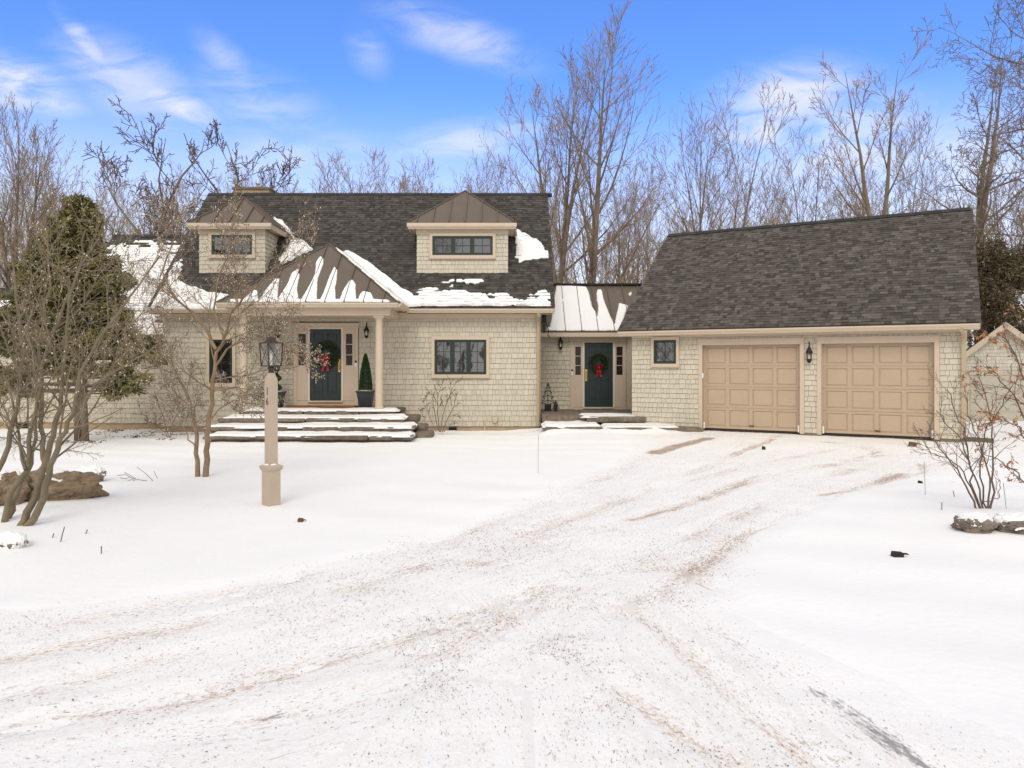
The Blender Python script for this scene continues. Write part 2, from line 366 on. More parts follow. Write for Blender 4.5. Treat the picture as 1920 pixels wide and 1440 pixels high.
def gridmesh(name, X, Y, Z, keep, m, parent=None, attrs=None):
    ny, nx = X.shape; idx = np.arange(nx * ny).reshape(ny, nx)
    cell = keep[:-1, :-1] | keep[1:, :-1] | keep[:-1, 1:] | keep[1:, 1:]
    q = np.stack([idx[:-1, :-1][cell], idx[:-1, 1:][cell], idx[1:, 1:][cell], idx[1:, :-1][cell]], 1)
    used, inv = np.unique(q, return_inverse=True); inv = inv.reshape(-1)
    co = np.stack([X.ravel()[used], Y.ravel()[used], Z.ravel()[used]], 1)
    me = bpy.data.meshes.new(name); me.vertices.add(len(used)); me.vertices.foreach_set('co', co.ravel())
    me.loops.add(len(inv)); me.loops.foreach_set('vertex_index', inv.astype(np.int32))
    me.polygons.add(len(q)); me.polygons.foreach_set('loop_start', (np.arange(len(q)) * 4).astype(np.int32))
    me.update(calc_edges=True); me.shade_smooth()
    for k, v in (attrs or {}).items():
        vals = np.stack([c.ravel()[used] for c in v], 1)
        if len(v) == 4: a = me.attributes.new(k, 'FLOAT_COLOR', 'POINT'); a.data.foreach_set('color', vals.ravel())
        else: a = me.attributes.new(k, 'FLOAT_VECTOR', 'POINT'); a.data.foreach_set('vector', vals.ravel())
    me.materials.append(MT[m]); o = bpy.data.objects.new(name, me); COL.objects.link(o)
    if parent: o.parent = parent
    return o
# ---------------------------------------------------------------- ground
def gz(x, y):
    x = np.asarray(x, float); y = np.asarray(y, float)
    z = (-0.12 * sst(y, 12, 18) - 0.10 * sst(y, 19.0, 21.0)) * sst(-x, -2.2, 0.5) - 0.75 * sst(y, 21.5, 31) - 0.5 * sst(y, 35, 80)
    z = z + 0.10 * np.exp(-((x + 5.6) ** 2 / 3.0 + (y - 8.6) ** 2 / 1.6)) + 0.07 * np.exp(-((x - 5.3) ** 2 / 2.2 + (y - 8.3) ** 2 / 1.2))
    return z
DRIVE = [(2.7, 20.6), (2.75, 17), (2.4, 14.5), (1.3, 12.1), (0.28, 9.67), (-0.83, 7.4), (-1.9, 6.1), (-3.2, 5.3), (-5.5, 4.7), (-14, 4.2), (-14, -6),
         (4, -6), (3.2, 0.5), (2.5, 3.0), (2.15, 3.68), (1.8, 4.44), (1.6, 5.1), (1.75, 6.0), (2.4, 7.3), (4.2, 9.6), (6.6, 11.7), (8.4, 12.6), (11.3, 14.8), (10.6, 17), (4, 21)]
def soft(x, y):
    return 0.035 * (fbm(x * 0.55, y * 0.55, 3) - 0.5) + 0.012 * (fbm(x * 2.3 + 5, y * 2.3, 3) - 0.5)
ax = np.concatenate([-np.geomspace(300, 13, 36), np.arange(-12.5, 13.5, 0.09), np.geomspace(14, 300, 36)])
ay = np.concatenate([-np.geomspace(120, 4, 20), np.arange(-3, 24, 0.09), np.geomspace(24.5, 400, 50)])
GX, GY = np.meshgrid(ax, ay)
md = sst(sdpoly(GX, GY, DRIVE) + 0.16 * (fbm(GX * 1.6, GY * 1.6) - 0.5), -0.12, 0.22)
GZ = gz(GX, GY) + soft(GX, GY) - 0.035 * md
# low snow drift lines and a faint old footpath beside the drive
GZ += 0.010 * np.sin((GY * 1.0 + 0.35 * GX) * 5 + 3 * fbm(GX * 0.5, GY * 0.5)) * sst(-md, -0.3, 0) * sst(fbm(GX * 0.3 + 9, GY * 0.3), 0.35, 0.6)
g_ = gridmesh('snow_ground', GX, GY, GZ, np.ones(GX.shape, bool), 'snow'); tag(g_, kind='structure')
# packed snow drive with tracks
def world_line(l): return [tuple(GP(*p)[:2]) for p in l]
TR = [  # (pixel polyline of the track on the ground, half width m, brown, grey)
 ([(1345, 812), (1225, 850), (1150, 885), (1050, 930), (900, 985), (700, 1050), (400, 1115), (0, 1185)], 0.20, 0.36, 0.03),
 ([(1460, 815), (1380, 850), (1250, 905), (1100, 960), (900, 1030), (600, 1120), (0, 1230)], 0.20, 0.42, 0.03),
 ([(1655, 850), (1560, 870), (1430, 890), (1280, 945), (1180, 975), (1050, 1012), (900, 1052)], 0.19, 0.62, 0.0),
 ([(900, 1052), (600, 1160), (0, 1300)], 0.17, 0.36, 0.0),
 ([(1745, 868), (1600, 915), (1470, 980), (1400, 1003), (1280, 1082), (1150, 1150)], 0.17, 0.72, 0.05),
 ([(1150, 1150), (900, 1240), (500, 1345), (-100, 1430)], 0.16, 0.33, 0.05),
 ([(1700, 850), (1500, 905), (1330, 990), (1180, 1060), (1000, 1130), (800, 1230)], 0.20, 0.46, 0.0),
 ([(1560, 840), (1400, 872), (1200, 925), (1000, 990), (850, 1040), (650, 1100)], 0.20, 0.42, 0.0),
 ([(1250, 1100), (1330, 1165), (1450, 1240), (1550, 1300), (1650, 1370), (1770, 1445), (1900, 1540)], 0.075, 0.1, 0.85),
 ([(1180, 1130), (1250, 1190), (1330, 1260), (1420, 1340), (1560, 1450)], 0.09, 0.52, 0.1),
 ([(1040, 1130), (1060, 1200), (1120, 1300), (1150, 1450)], 0.14, 0.28, 0.25),
 ([(930, 1130), (1010, 1200), (1230, 1330), (1400, 1450)], 0.10, 0.45, 0.0),
 ([(780, 1150), (830, 1260), (850, 1350), (860, 1450)], 0.14, 0.30, 0.0),
 ([(1540, 826), (1600, 832), (1645, 845), (1600, 858)], 0.10, 0.7, 0.0),
 ([(1330, 1095), (1250, 1060), (1050, 1090), (800, 1180), (400, 1290), (0, 1360)], 0.16, 0.42, 0.1),
]
dx = np.arange(-9, 11.5, 0.05); dy = np.arange(1.6, 21, 0.05); DX, DY = np.meshgrid(dx, dy)
sdv = sdpoly(DX, DY, DRIVE)
best = np.full(DX.shape, 1e9); fs_ = np.zeros(DX.shape); fd_ = np.zeros(DX.shape); br = np.zeros(DX.shape); gr = np.zeros(DX.shape); rut = np.zeros(DX.shape)
for ti, (l, hw, b_, gcol) in enumerate(TR):
    q = world_line(l); acc = 0.0; dmin = np.full(DX.shape, 1e9); ss = np.zeros(DX.shape); dd = np.zeros(DX.shape)
    for (x0, y0), (x1, y1) in zip(q[:-1], q[1:]):
        ex, ey = x1 - x0, y1 - y0; L_ = math.hypot(ex, ey)
        t = np.clip(((DX - x0) * ex + (DY - y0) * ey) / L_ ** 2, 0, 1); ox = DX - x0 - t * ex; oy = DY - y0 - t * ey; d = np.hypot(ox, oy)
        m_ = d < dmin; dmin = np.where(m_, d, dmin); ss = np.where(m_, acc + t * L_, ss); dd = np.where(m_, (ex * oy - ey * ox) / L_, dd); acc += L_
    m_ = dmin < best; best = np.where(m_, dmin, best); fs_ = np.where(m_, ss + 37 * ti, fs_); fd_ = np.where(m_, dd + 11 * ti, fd_)
    gg = np.exp(-(dmin / hw) ** 2); mod = sst(fbm(ss * 0.9 + 7 * ti, ss * 0 + ti * 3.3, 3), 0.32, 0.62)
    br = np.maximum(br, gg * b_ * (0.55 + 0.9 * mod)); gr = np.maximum(gr, gg * gcol * (0.2 + 1.0 * mod)); rut = np.maximum(rut, gg * (0.5 + mod))
def blob(l, hw, amt, arr):                   # a bare scraped streak
    q = world_line(l); d = np.full(DX.shape, 1e9)
    for (x0, y0), (x1, y1) in zip(q[:-1], q[1:]):
        ex, ey = x1 - x0, y1 - y0; t = np.clip(((DX - x0) * ex + (DY - y0) * ey) / (ex * ex + ey * ey), 0, 1)
        d = np.minimum(d, np.hypot(DX - x0 - t * ex, DY - y0 - t * ey))
    return np.maximum(arr, amt * sst(-d + 0.1 * (fbm(DX * 3, DY * 3) - 0.5), -hw, -hw * 0.2))
br = blob([(1330, 820), (1275, 833), (1228, 847)], 0.30, 1.25, br); br = blob([(1450, 822), (1375, 850)], 0.20, 0.85, br)
br = blob([(1275, 947), (1185, 973)], 0.12, 0.95, br); br = blob([(1480, 975), (1430, 990)], 0.10, 0.95, br); br = blob([(1600, 917), (1540, 928)], 0.10, 0.9, br)
br = blob([(1725, 868), (1735, 884), (1640, 905)], 0.12, 0.75, br); br = blob([(1370, 1405), (1400, 1420)], 0.035, 0.9, br); br = blob([(1490, 1380), (1530, 1390)], 0.03, 0.9, br)
gr = blob([(1530, 1285), (1575, 1310)], 0.10, .8, gr); gr = blob([(1590, 1325), (1655, 1370), (1780, 1450)], 0.13, .85, gr); gr = blob([(1450, 1100), (1400, 1130)], 0.10, .35, gr); gr = blob([(610, 1215), (660, 1210)], .07, .5, gr); gr = blob([(500, 1335), (530, 1328)], .03, .9, gr); gr = blob([(1010, 1370), (1030, 1420)], .10, .45, gr); gr = blob([(1280, 1310), (1310, 1330)], .09, .4, gr)
base = 0.27 * sst(sdv, 0.0, 0.6) * (0.5 + fbm(DX * 0.8, DY * 0.8)); br = np.maximum(br, base); br *= sst(sdv, -0.05, 0.25); gr *= sst(sdv, -0.25, 0.1)
fl = 0.006 * (fbm(fs_ * 1.2, fd_ * 9, 4) - 0.5) + 0.010 * (fbm(DX * 5, DY * 5, 4) - 0.5)
DZ = gz(DX, DY) + soft(DX, DY) - 0.012 - 0.013 * rut + 1.6 * fl
d_ = gridmesh('driveway', DX, DY, DZ, sdv > -0.45, 'drive', attrs={'dirt': (br, gr, br * 0, br * 0 + 1), 'flow': (fs_, fd_, fs_ * 0)}); tag(d_, kind='structure')
def dz_at(x, y):
    i = int(np.clip(round((y - dy[0]) / 0.05), 0, len(dy) - 1)); j = int(np.clip(round((x - dx[0]) / 0.05), 0, len(dx) - 1))
    return DZ[i, j]
def ground_z(x, y):
    return float(gz(x, y) + soft(np.array(x), np.array(y)))
# bark chips, leaf crumbs and grit on the drive: uncountable
mb = MB()
def flake(x, y, s_, ang=None):
    z = dz_at(x, y) + 0.004; a = rnd(0, 6.3) if ang is None else ang; k = random.choice((3, 4, 5)); tl = rnd(-0.3, 0.3); el_ = rnd(0.15, 0.45); s_ *= 1.5
    vs_ = []
    for i in range(k):
        t = 6.283 * i / k + rnd(-.3, .3); px_ = s_ * math.cos(t); py_ = s_ * el_ * math.sin(t)
        vs_.append((x + px_ * math.cos(a) - py_ * math.sin(a), y + px_ * math.sin(a) + py_ * math.cos(a), z + tl * px_ + rnd(0, .003)))
    mb.add(vs_, [tuple(range(k))])
for ti, (l, hw, b_, gcol) in enumerate(TR):
    q = world_line(l)
    for (x0, y0), (x1, y1) in zip(q[:-1], q[1:]):
        L_ = math.hypot(x1 - x0, y1 - y0); n = int(L_ * (150 + 620 * b_) * (1 if y0 < 9 else .5))
        for i in range(min(n, 2600)):
            t = random.random(); o = random.gauss(0, hw * 1.3); x = x0 + t * (x1 - x0) - o * (y1 - y0) / L_; y = y0 + t * (y1 - y0) + o * (x1 - x0) / L_
            if -8.9 < x < 11 and 1.7 < y < 19.5 and random.random() < 0.15 + 0.85 * float(vnoise(np.array(x * 2.2), np.array(y * 2.2)) > 0.5): flake(x, y, rnd(0.002, 0.0052) * (1 + 0.06 * y), math.atan2(y1 - y0, x1 - x0) + random.gauss(0, .5))
fx_ = _rng.uniform(-7, 9, 90000); fy_ = 2.4 + 14 * _rng.random(90000) ** 1.3
ok_ = (sdpoly(fx_, fy_, DRIVE) > 0.1) & (vnoise(fx_ * 1.1, fy_ * 1.1) > _rng.uniform(.15, .95, 90000))
for x, y in zip(fx_[ok_].tolist(), fy_[ok_].tolist()):
    flake(x, y, rnd(0.0012, 0.0036) * (1 + 0.07 * y), (math.radians(38) if x < .35 or y > 5.5 else math.radians(112)) + random.gauss(0, .55))
tag(mb.build('debris', 'debris'), 'brown bark chips and leaf crumbs scattered over the packed snow of the drive', 'debris', kind='stuff')

# ---------------------------------------------------------------- house
HOUSE = thing('house', 'long cream shingled house with two dormers, hipped porch and attached two-door garage', 'house', (0, 21.4, 0))
INV = Vector((0, -21.4, 0))
def part(mb_, name, m, parent=None, bevel=0.0, smooth=False):
    o = mb_.build(name, m, parent or HOUSE, smooth, bevel)
    if (parent or HOUSE) is HOUSE: o.location = INV
    return o
def lap(mb_, fr, x0, x1, y0, y1, ex=0.15, th=0.021, wr=(0.07, 0.19), prof=None, holes=(), jit=0.004, lam=False):
    rows = int(math.ceil((y1 - y0) / ex - 1e-6))
    for r in range(rows):
        yb = y0 + r * ex; yt = min(yb + ex, y1)
        a0, a1 = (x0, x1) if prof is None else prof(yb + ex * 0.5)
        if a1 - a0 < 0.03: continue
        segs = [(a0, a1)]
        for hx0, hx1, hy0, hy1 in holes:
            if yt > hy0 and yb < hy1:
                ns = []
                for p, q in segs:
                    if hx1 <= p or hx0 >= q: ns.append((p, q)); continue
                    if hx0 - p > 0.02: ns.append((p, hx0))
                    if q - hx1 > 0.02: ns.append((hx1, q))
                segs = ns
        for p, q in segs:
            x = p - (rnd(0, wr[0]) if False else 0)
            while x < q - 1e-4:
                w_ = rnd(*wr); xe = min(x + w_, q)
                if q - xe < wr[0] * 0.5: xe = q
                g = 0.006 if not lam else 0.0
                b_ = yb + rnd(-jit, jit); t_ = th * rnd(0.75, 1.2) if not lam else random.choice((th * 0.55, th * 0.6, th * 1.15))
                mb_.add([fr.pt(x + g * .5, b_, 0), fr.pt(xe - g * .5, b_, 0), fr.pt(xe - g * .5, b_, t_), fr.pt(x + g * .5, b_, t_), fr.pt(x + g * .5, (yt - .007 if not lam else yt + .004), t_ * 0.2), fr.pt(xe - g * .5, (yt - .007 if not lam else yt + .004), t_ * 0.2)],  # siding tops stop short, baring the darkened backing as a shadow line
                        [(0, 1, 2, 3), (3, 2, 5, 4), (0, 3, 4), (1, 5, 2)])
                x = xe
Z0 = (0, 0, 1)
FM = Fr((0, 21.4, 0), (1, 0, 0), Z0)                       # main front wall
FB = Fr((0, 23.5, 0), (1, 0, 0), Z0)                       # breezeway
FW = Fr((0, 22.6, 0), (1, 0, 0), Z0)                       # left wing
th_ = math.atan(1400 / 2460); ca, sa = math.cos(th_), math.sin(th_)
FG = Fr((4.95, 19.4, 0), (ca, -sa, 0), Z0)                 # garage
dG = Vector((sa, ca, 0))
SL = 0.988; phi = math.atan(SL); YE, ZE = 20.95, 3.30
RM = Fr((0, YE, ZE), (1, 0, 0), (0, math.cos(phi), math.sin(phi)))
YR, ZR = 25.17, ZE + SL * (25.17 - YE)
ph_g = math.atan(3.24 / 4.35)
RG = Fr(Vector((4.777, 19.096, 2.62)), (ca, -sa, 0), dG * math.cos(ph_g) + Vector((0, 0, math.sin(ph_g))))
LG = 4.35 / math.cos(ph_g)
def roofY(z): return YE + (z - ZE) / SL

# --- main body
mb = MB()
yb_ = 29.4
mb.add([(-10.0, 21.4, -0.06), (0.8, 21.4, -0.06), (0.8, yb_, -0.06), (-10, yb_, -0.06), (-10, 21.4, 3.55), (0.8, 21.4, 3.55), (0.8, yb_, 3.4), (-10, yb_, 3.4), (-10, YR, ZR - 0.25), (0.8, YR, ZR - 0.25)],
       [(0, 1, 5, 4), (1, 2, 6, 9, 5), (3, 0, 4, 8, 7), (2, 3, 7, 6), (4, 5, 9, 8), (6, 7, 8, 9)])
part(mb, 'wall_body', 'back')
mb = MB()
sD0 = (FM.uv(550, 620)[0], FM.uv(673, 620)[0])
lap(mb, FM, -10.0, 0.80, -0.06, 3.02, 0.15, holes=[(sD0[0], sD0[1], 0.4, 2.86)])
part(mb, 'wall', 'siding')
mb = MB(); FMs = Fr((0.8, 21.4, 0), (0, 1, 0), Z0); lap(mb, FMs, 0.0, 2.0, -0.06, 3.02); part(mb, 'side_wall', 'siding')
mb = MB(); mb.boxw(-9.98, 0.78, 21.43, yb_ - .02, -0.75, -0.062); part(mb, 'foundation', 'concrete')
# frieze, corner board, water table
mb = MB(); mb.box(FM, -10.02, 0.82, 3.02, 3.20, 0.0, 0.03); mb.box(FM, -10.02, 0.82, 3.20, 3.24, 0.0, 0.06)
mb.boxw(-10.2, 1.15, YE + 0.02, 21.4, 3.14, 3.165); part(mb, 'frieze', 'trim')
# roof slopes
mb = MB()
x0, x1 = -10.2, 1.17; ln = (YR - YE) / math.cos(phi)
mb.slab(RM, [(x0, 0), (x1, 0), (x1, ln), (x0, ln)], -0.14, -0.004)
RMb = Fr((0, 2 * YR - YE, ZE), (-1, 0, 0), (0, -math.cos(phi), math.sin(phi)))
mb.slab(RMb, [(-x1, 0), (-x0, 0), (-x0, ln), (-x1, ln)], -0.14, -0.004)
lap(mb, RM, x0 - 0.04, x1 + 0.04, 0.0, ln, 0.118, 0.016, (0.06, 0.20), jit=0.001, lam=True)
roof = part(mb, 'roof', 'asphalt_m')
mb = MB()
xx = x0
while xx < x1:
    for s_, fr in ((1, RM), (-1, RMb)):
        a, b = (xx, xx + 0.22) if s_ == 1 else (-xx - 0.22, -xx)
        mb.box(fr, a, b, ln - 0.14, ln + 0.012, 0.004, 0.022)
    xx += 0.222
o = mb.build('ridge_cap', 'ridge', roof)
for fr, sx in ((RM, 1), (RMb, -1)):
    for xr in (x0, x1):
        mb = MB()
        a, b = sorted((sx * xr + 0.005 * (1 if sx * xr > 0 else -1), sx * xr + 0.03 * (1 if sx * xr > 0 else -1)))
        mb.box(fr, a, b, 0.02, ln, -0.20, -0.03)
        part(mb, 'rake_board', 'trim')
GUT = [(0.0, 0.0), (0.06, 0.0), (0.075, 0.03), (0.10, 0.06), (0.115, 0.085), (0.115, 0.115), (0.10, 0.115), (0.10, 0.10), (0.01, 0.10), (0.0, 0.115)]
def gutter(o_, a, x0_, x1_, z0, name='gutter', ht=1.0):
    fr = Fr(o_, a, Z0); m_ = MB(); m_.prism(fr, [(d, z0 + h * ht) for d, h in GUT], x0_, x1_)
    m_.box(fr, x0_, x1_, z0 - 0.02, z0 + 0.10 * ht, -0.03, 0.0)
    return part(m_, name, 'trim')
gutter((0, YE + 0.02, 0), (1, 0, 0), -2.95, 1.17, 3.155); gutter((0, YE + 0.02, 0), (1, 0, 0), -10.2, -7.7, 3.155)
def downspout(pts, w_=0.06):
    m_ = MB(); m_.tube(pts, w_ * 0.95, 4); return part(m_, 'downspout', 'leader')
downspout([(0.76, YE - 0.02, 3.17), (0.76, YE + 0.02, 3.08), (0.76, 21.30, 2.98), (0.76, 21.33, 0.05), (0.76, 21.2, -0.02)])
# --- windows
def window(fr, px0, px1, py0, py1, cols, mrows, mcols, trim=0.075, parent=None, col='green', d=0.0, sub=True, label=None, tm='trim', fw=0.045):
    s0, h1 = fr.uv(px0, py0); s1, h0 = fr.uv(px1, py1)
    fr0 = fr
    mb = MB()
    mb.box(fr, s0, s1, h1 - fw, h1, d - .01, d + .032); mb.box(fr, s0, s1, h0, h0 + fw, d - .01, d + .032)
    mb.box(fr, s0, s0 + fw, h0 + fw, h1 - fw, d - .01, d + .032); mb.box(fr, s1 - fw, s1, h0 + fw, h1 - fw, d - .01, d + .032)
    cw = (s1 - s0 - 2 * fw) / cols
    panes = []
    for c in range(cols):
        a = s0 + fw + c * cw; b = a + cw
        if c: mb.box(fr, a - 0.035, a + 0.035, h0 + fw, h1 - fw, d - .01, d + .028)
        a += 0.035 if c else 0; b -= 0.035 if c < cols - 1 else 0
        panes.append((a, b))
        for r in range(1, mrows):
            hh = h0 + fw + (h1 - h0 - 2 * fw) * r / mrows; mb.box(fr, a, b, hh - .009, hh + .009, d + .001, d + .020)
        for r in range(1, mcols):
            x_ = a + (b - a) * r / mcols; mb.box(fr, x_ - .009, x_ + .009, h0 + fw, h1 - fw, d + .002, d + .022)
        # sash
        for (q0, q1, e0, e1) in ((a, a + .03, h0 + fw, h1 - fw), (b - .03, b, h0 + fw, h1 - fw), (a + .03, b - .03, h0 + fw, h0 + fw + .03), (a + .03, b - .03, h1 - fw - .03, h1 - fw)):
            mb.box(fr, q0, q1, e0, e1, d - .008, d + .024)
    wn = part(mb, 'window', col, parent)
    if label: wn['label'] = label
    mb = MB(); T = trim
    mb.box(fr, s0 - T, s1 + T, h1, h1 + T * 1.15, d - .02, d + .045); mb.box(fr, s0 - T, s1 + T, h0 - T, h0, d - .02, d + .045)
    mb.box(fr, s0 - T, s0, h0, h1, d - .02, d + .042); mb.box(fr, s1, s1 + T, h0, h1, d - .02, d + .042)
    mb.box(fr, s0 - T - .015, s1 + T + .015, h0 - T - .02, h0 - T, d - .02, d + .06)
    mb.build('casing', tm, wn)
    for a, b in panes:
        mb = MB(); t1, t2 = rnd(-.004, .004), rnd(-.004, .004)
        mb.add([fr.pt(a, h0 + fw, d + .006 + t1), fr.pt(b, h0 + fw, d + .006 - t1 + t2), fr.pt(b, h1 - fw, d + .006 + t2), fr.pt(a, h1 - fw, d + .006)], [(0, 1, 2, 3)])
        mb.build('pane', 'glass', wn)
    return wn
WD = 0.028
window(FM, 815, 912, 637, 702, 3, 3, 2, 0.085, d=WD)
window(FM, 394, 437, 637, 718, 1, 2, 2, 0.09, d=WD)
# --- doors
def door_unit(fr, dx0, dx1, dyt, dyb, ux0, ux1, uyt, sl, slyt, slyb, open_=False, sill_py=None):
    s0, ht = fr.uv(dx0, dyt); s1, hb = fr.uv(dx1, dyb); u0, ut = fr.uv(ux0, uyt); u1, _ = fr.uv(ux1, uyt)
    hs_ = fr.uv(dx0, sill_py)[1]
    mb = MB(); D = 0.0
    # surround: outer casing, jamb posts
    mb.box(fr, u0, u0 + .10, hs_, ut - .11, D, D + .055); mb.box(fr, u1 - .10, u1, hs_, ut - .11, D, D + .055)
    mb.box(fr, u0 - .02, u1 + .02, ut - .11, ut, D, D + .06); mb.box(fr, u0 - .05, u1 + .05, ut, ut + .035, D, D + .085)
    mb.box(fr, u0 + .10, u1 - .10, hs_, hb - .01, D, D + .05)
    mb.box(fr, u0 + .10, u1 - .10, ht + .03, ut - .11, D, D + .03)
    dr = part(mb, 'door_surround', 'trim')
    mb = MB(); mb.box(fr, s0 - .05, s0, hb, ht + .03, D, D + .045); mb.box(fr, s1, s1 + .05, hb, ht + .03, D, D + .045); mb.box(fr, s0, s1, ht, ht + .03, D, D + .04)
    mb.build('jamb', 'white', dr)
    mb = MB(); w_ = s1 - s0; H_ = ht - hb
    mb.box(fr, s0, s1, hb, ht, D - .03, D + .006)
    st = .115
    def rail(a, b, c, d_): mb.box(fr, a, b, c, d_, D + .0062, D + .036)
    xs = (s0, s0 + st, s0 + w_ / 2 - st / 2, s0 + w_ / 2 + st / 2, s1 - st, s1); ys = (hb, hb + .22, hb + .86, hb + 1.02, hb + 1.55, hb + 1.67, ht - .12, ht)
    rail(xs[0], xs[1], hb, ht); rail(xs[4], xs[5], hb, ht)
    for a, b in ((0, 1), (2, 3), (4, 5), (6, 7)): rail(xs[1], xs[4], ys[a], ys[b])
    for a, b in ((1, 2), (3, 4), (5, 6)):
        rail(xs[2], xs[3], ys[a], ys[b])
        for c in (1, 3): mb.box(fr, xs[c] + .035, xs[c + 1] - .035, ys[a] + .035, ys[b] - .035, D + .0062, D + .024)
    door = part(mb, 'door', 'doorgreen')
    # brass handle set
    mb = MB(); hx = s0 + .055 if not open_ else s1 - .055
    mb.box(fr, hx - .028, hx + .028, hb + .82, hb + 1.18, D + .036, D + .044)
    mb.tube([fr.pt(hx, hb + .86, D + .03), fr.pt(hx, hb + .88, D + .08), fr.pt(hx, hb + 1.0, D + .09), fr.pt(hx, hb + 1.1, D + .075), fr.pt(hx, hb + 1.13, D + .03)], .013, 8)
    mb.build('handle', 'brass', door)
    mb = MB(); mb.box(fr, s0 - .04, s1 + .04, hb - .045, hb, D, D + .11); mb.build('threshold', 'trim', dr)
    for q0, q1 in sl:
        a, t = fr.uv(q0, slyt); b, bt = fr.uv(q1, slyb)
        mb = MB(); L0, L1 = (u0 + .10, s0 - .05) if q1 < dx0 else (s1 + .05, u1 - .10)
        mb.box(fr, L0, a, hb, ht + .03, D, D + .03); mb.box(fr, b, L1, hb, ht + .03, D, D + .03); mb.box(fr, a, b, t, ht + .03, D, D + .03); mb.box(fr, a, b, hb, bt, D, D + .026)
        mb.box(fr, a - .01, b + .01, hb + .1, bt - .12, D + .0262, D + .034)
        for k_ in (1, 2): mb.box(fr, a, b, bt + (t - bt) * k_ / 3 - .01, bt + (t - bt) * k_ / 3 + .01, D + .004, D + .018)
        sp_ = part(mb, 'sidelight', 'trim')
        mb = MB(); mb.box(fr, a, b, bt, t, D - .01, D + .008); mb.build('pane', 'darkglass', sp_)
    return s0, s1, hb, ht
dm = door_unit(FM, 581.5, 640.5, 617, 751, 551, 672, 608, [(560, 574), (649, 661)], 626, 685, True, 762)
db = door_unit(FB, 1095.6, 1149, 642, 763, 1069, 1173, 632, [(1078.5, 1089), (1155.5, 1167)], 650, 703, False, 778)
for fr, px_, py_ in ((FM, 668, 682), (FB, 1072.5, 698)):
    s_, h_ = fr.uv(px_, py_); mb = MB(); mb.box(fr, s_ - .028, s_ + .028, h_ - .10, h_ + .03, .056, .078); db_ = part(mb, 'doorbell', 'plastic', bevel=.006)
    mb = MB(); mb.box(fr, s_ - .028, s_ + .028, h_ + .031, h_ + .09, .056, .079); mb.build('lens', 'black', db_)
# --- metal hip roofs: dormers and porch
def clipx(poly, x):
    ys = []
    for i in range(len(poly)):
        (ax_, ay_), (bx_, by_) = poly[i], poly[(i + 1) % len(poly)]
        if (ax_ - x) * (bx_ - x) < 0: ys.append(ay_ + (by_ - ay_) * (x - ax_) / (bx_ - ax_))
    return (min(ys), max(ys)) if len(ys) >= 2 else None
def metal(mb_, fr, poly, sp=0.5, off=0.0, th=0.03):
    mb_.slab(fr, poly, -th, 0.0)
    xs = [p[0] for p in poly]; x = min(xs) + off + 0.001
    while x < max(xs) - 0.02:
        c = clipx(poly, x)
        if c and c[1] - c[0] > 0.05: mb_.box(fr, x - .011, x + .011, c[0], c[1], 0.0, 0.042)
        x += sp
def hip(xc, hw, yf, ze, slope, name, sp=0.5, off=0.0):
    p_ = math.atan(slope); c, s_ = math.cos(p_), math.sin(p_); vt = hw / c; za = ze + slope * hw
    ym0 = roofY(ze); ym1 = roofY(za)
    FRf = Fr((xc, yf, ze), (1, 0, 0), (0, c, s_)); FRr = Fr((xc + hw, yf, ze), (0, 1, 0), (-c, 0, s_)); FRl = Fr((xc - hw, yf, ze), (0, -1, 0), (c, 0, s_))
    mb = MB(); metal(mb, FRf, [(-hw, 0), (hw, 0), (0, vt)], sp, off)
    side = [(0, 0), (ym0 - yf, 0), (ym1 - yf, vt), (hw, vt)]
    metal(mb, FRr, side, sp, 0.4); metal(mb, FRl, [(-a, b) for a, b in side][::-1], sp, 0.3)
    # hip caps and ridge
    A = (xc, yf + hw, za + .012)
    for q in (-1, 1): mb.tube([(xc + q * hw, yf, ze + .012), A], .022, 6)
    mb.tube([A, (xc, ym1, za + .012)], .022, 6)
    o = part(mb, name, 'metal'); return FRf, FRr, o
def dormer(fx0, fx1, wpx, cols):
    Yf = 22.08; xa = (fx0 - 960) / F * Yf; xb = (fx1 - 960) / F * Yf; xc = (xa + xb) / 2; ov = 0.235; hw = (xb - xa) / 2 + ov; ze = 5.86; zb = 4.41
    D = MB(); D.boxw(xa, xb, Yf, 24.6, 4.2, ze - .14); dd = part(D, 'dormer', 'back')
    mb = MB(); f1 = Fr((xa, Yf, 0), (1, 0, 0), Z0); lap(mb, f1, -0.005, xb - xa + .005, zb - .0, ze - .17, .125, .015)
    f2 = Fr((xb, Yf, 0), (0, 1, 0), Z0); lap(mb, f2, 0, 2.2, zb, ze - .17, .125, .015)
    f3 = Fr((xa, Yf, 0), (0, -1, 0), Z0); lap(mb, f3, -2.2, 0, zb, ze - .17, .125, .015)
    mb.build('siding', 'siding', dd)
    mb = MB(); mb.boxw(xc - hw + .04, xc + hw - .04, Yf - ov + .04, 24.5, ze - .15, ze - .04)
    mb.boxw(xc - hw, xc + hw, Yf - ov, Yf - ov + .035, ze - .175, ze - .022); mb.boxw(xc - hw, xc - hw + .03, Yf - ov + .036, 24.2, ze - .175, ze - .022); mb.boxw(xc + hw - .03, xc + hw, Yf - ov + .036, 24.2, ze - .175, ze - .022)
    mb.boxw(xc - hw - .03, xc + hw + .03, Yf - ov - .035, Yf - ov - .001, ze - .12, ze - .012)
    mb.boxw(xa - .02, xb + .02, Yf - .04, Yf, ze - .30, ze - .151)
    mb.build('fascia', 'trim', dd)
    f, r, o = hip(xc, hw + .02, Yf - ov - .02, ze, 0.81, 'dormer_roof', 0.47, 0.28)
    window(Fr((0, Yf, 0), (1, 0, 0), Z0), wpx[0], wpx[1], wpx[2], wpx[3], cols, 2, 2, 0.085, d=.024)
    return f, r
dormer(782, 952, (811, 924, 443, 479), 3)
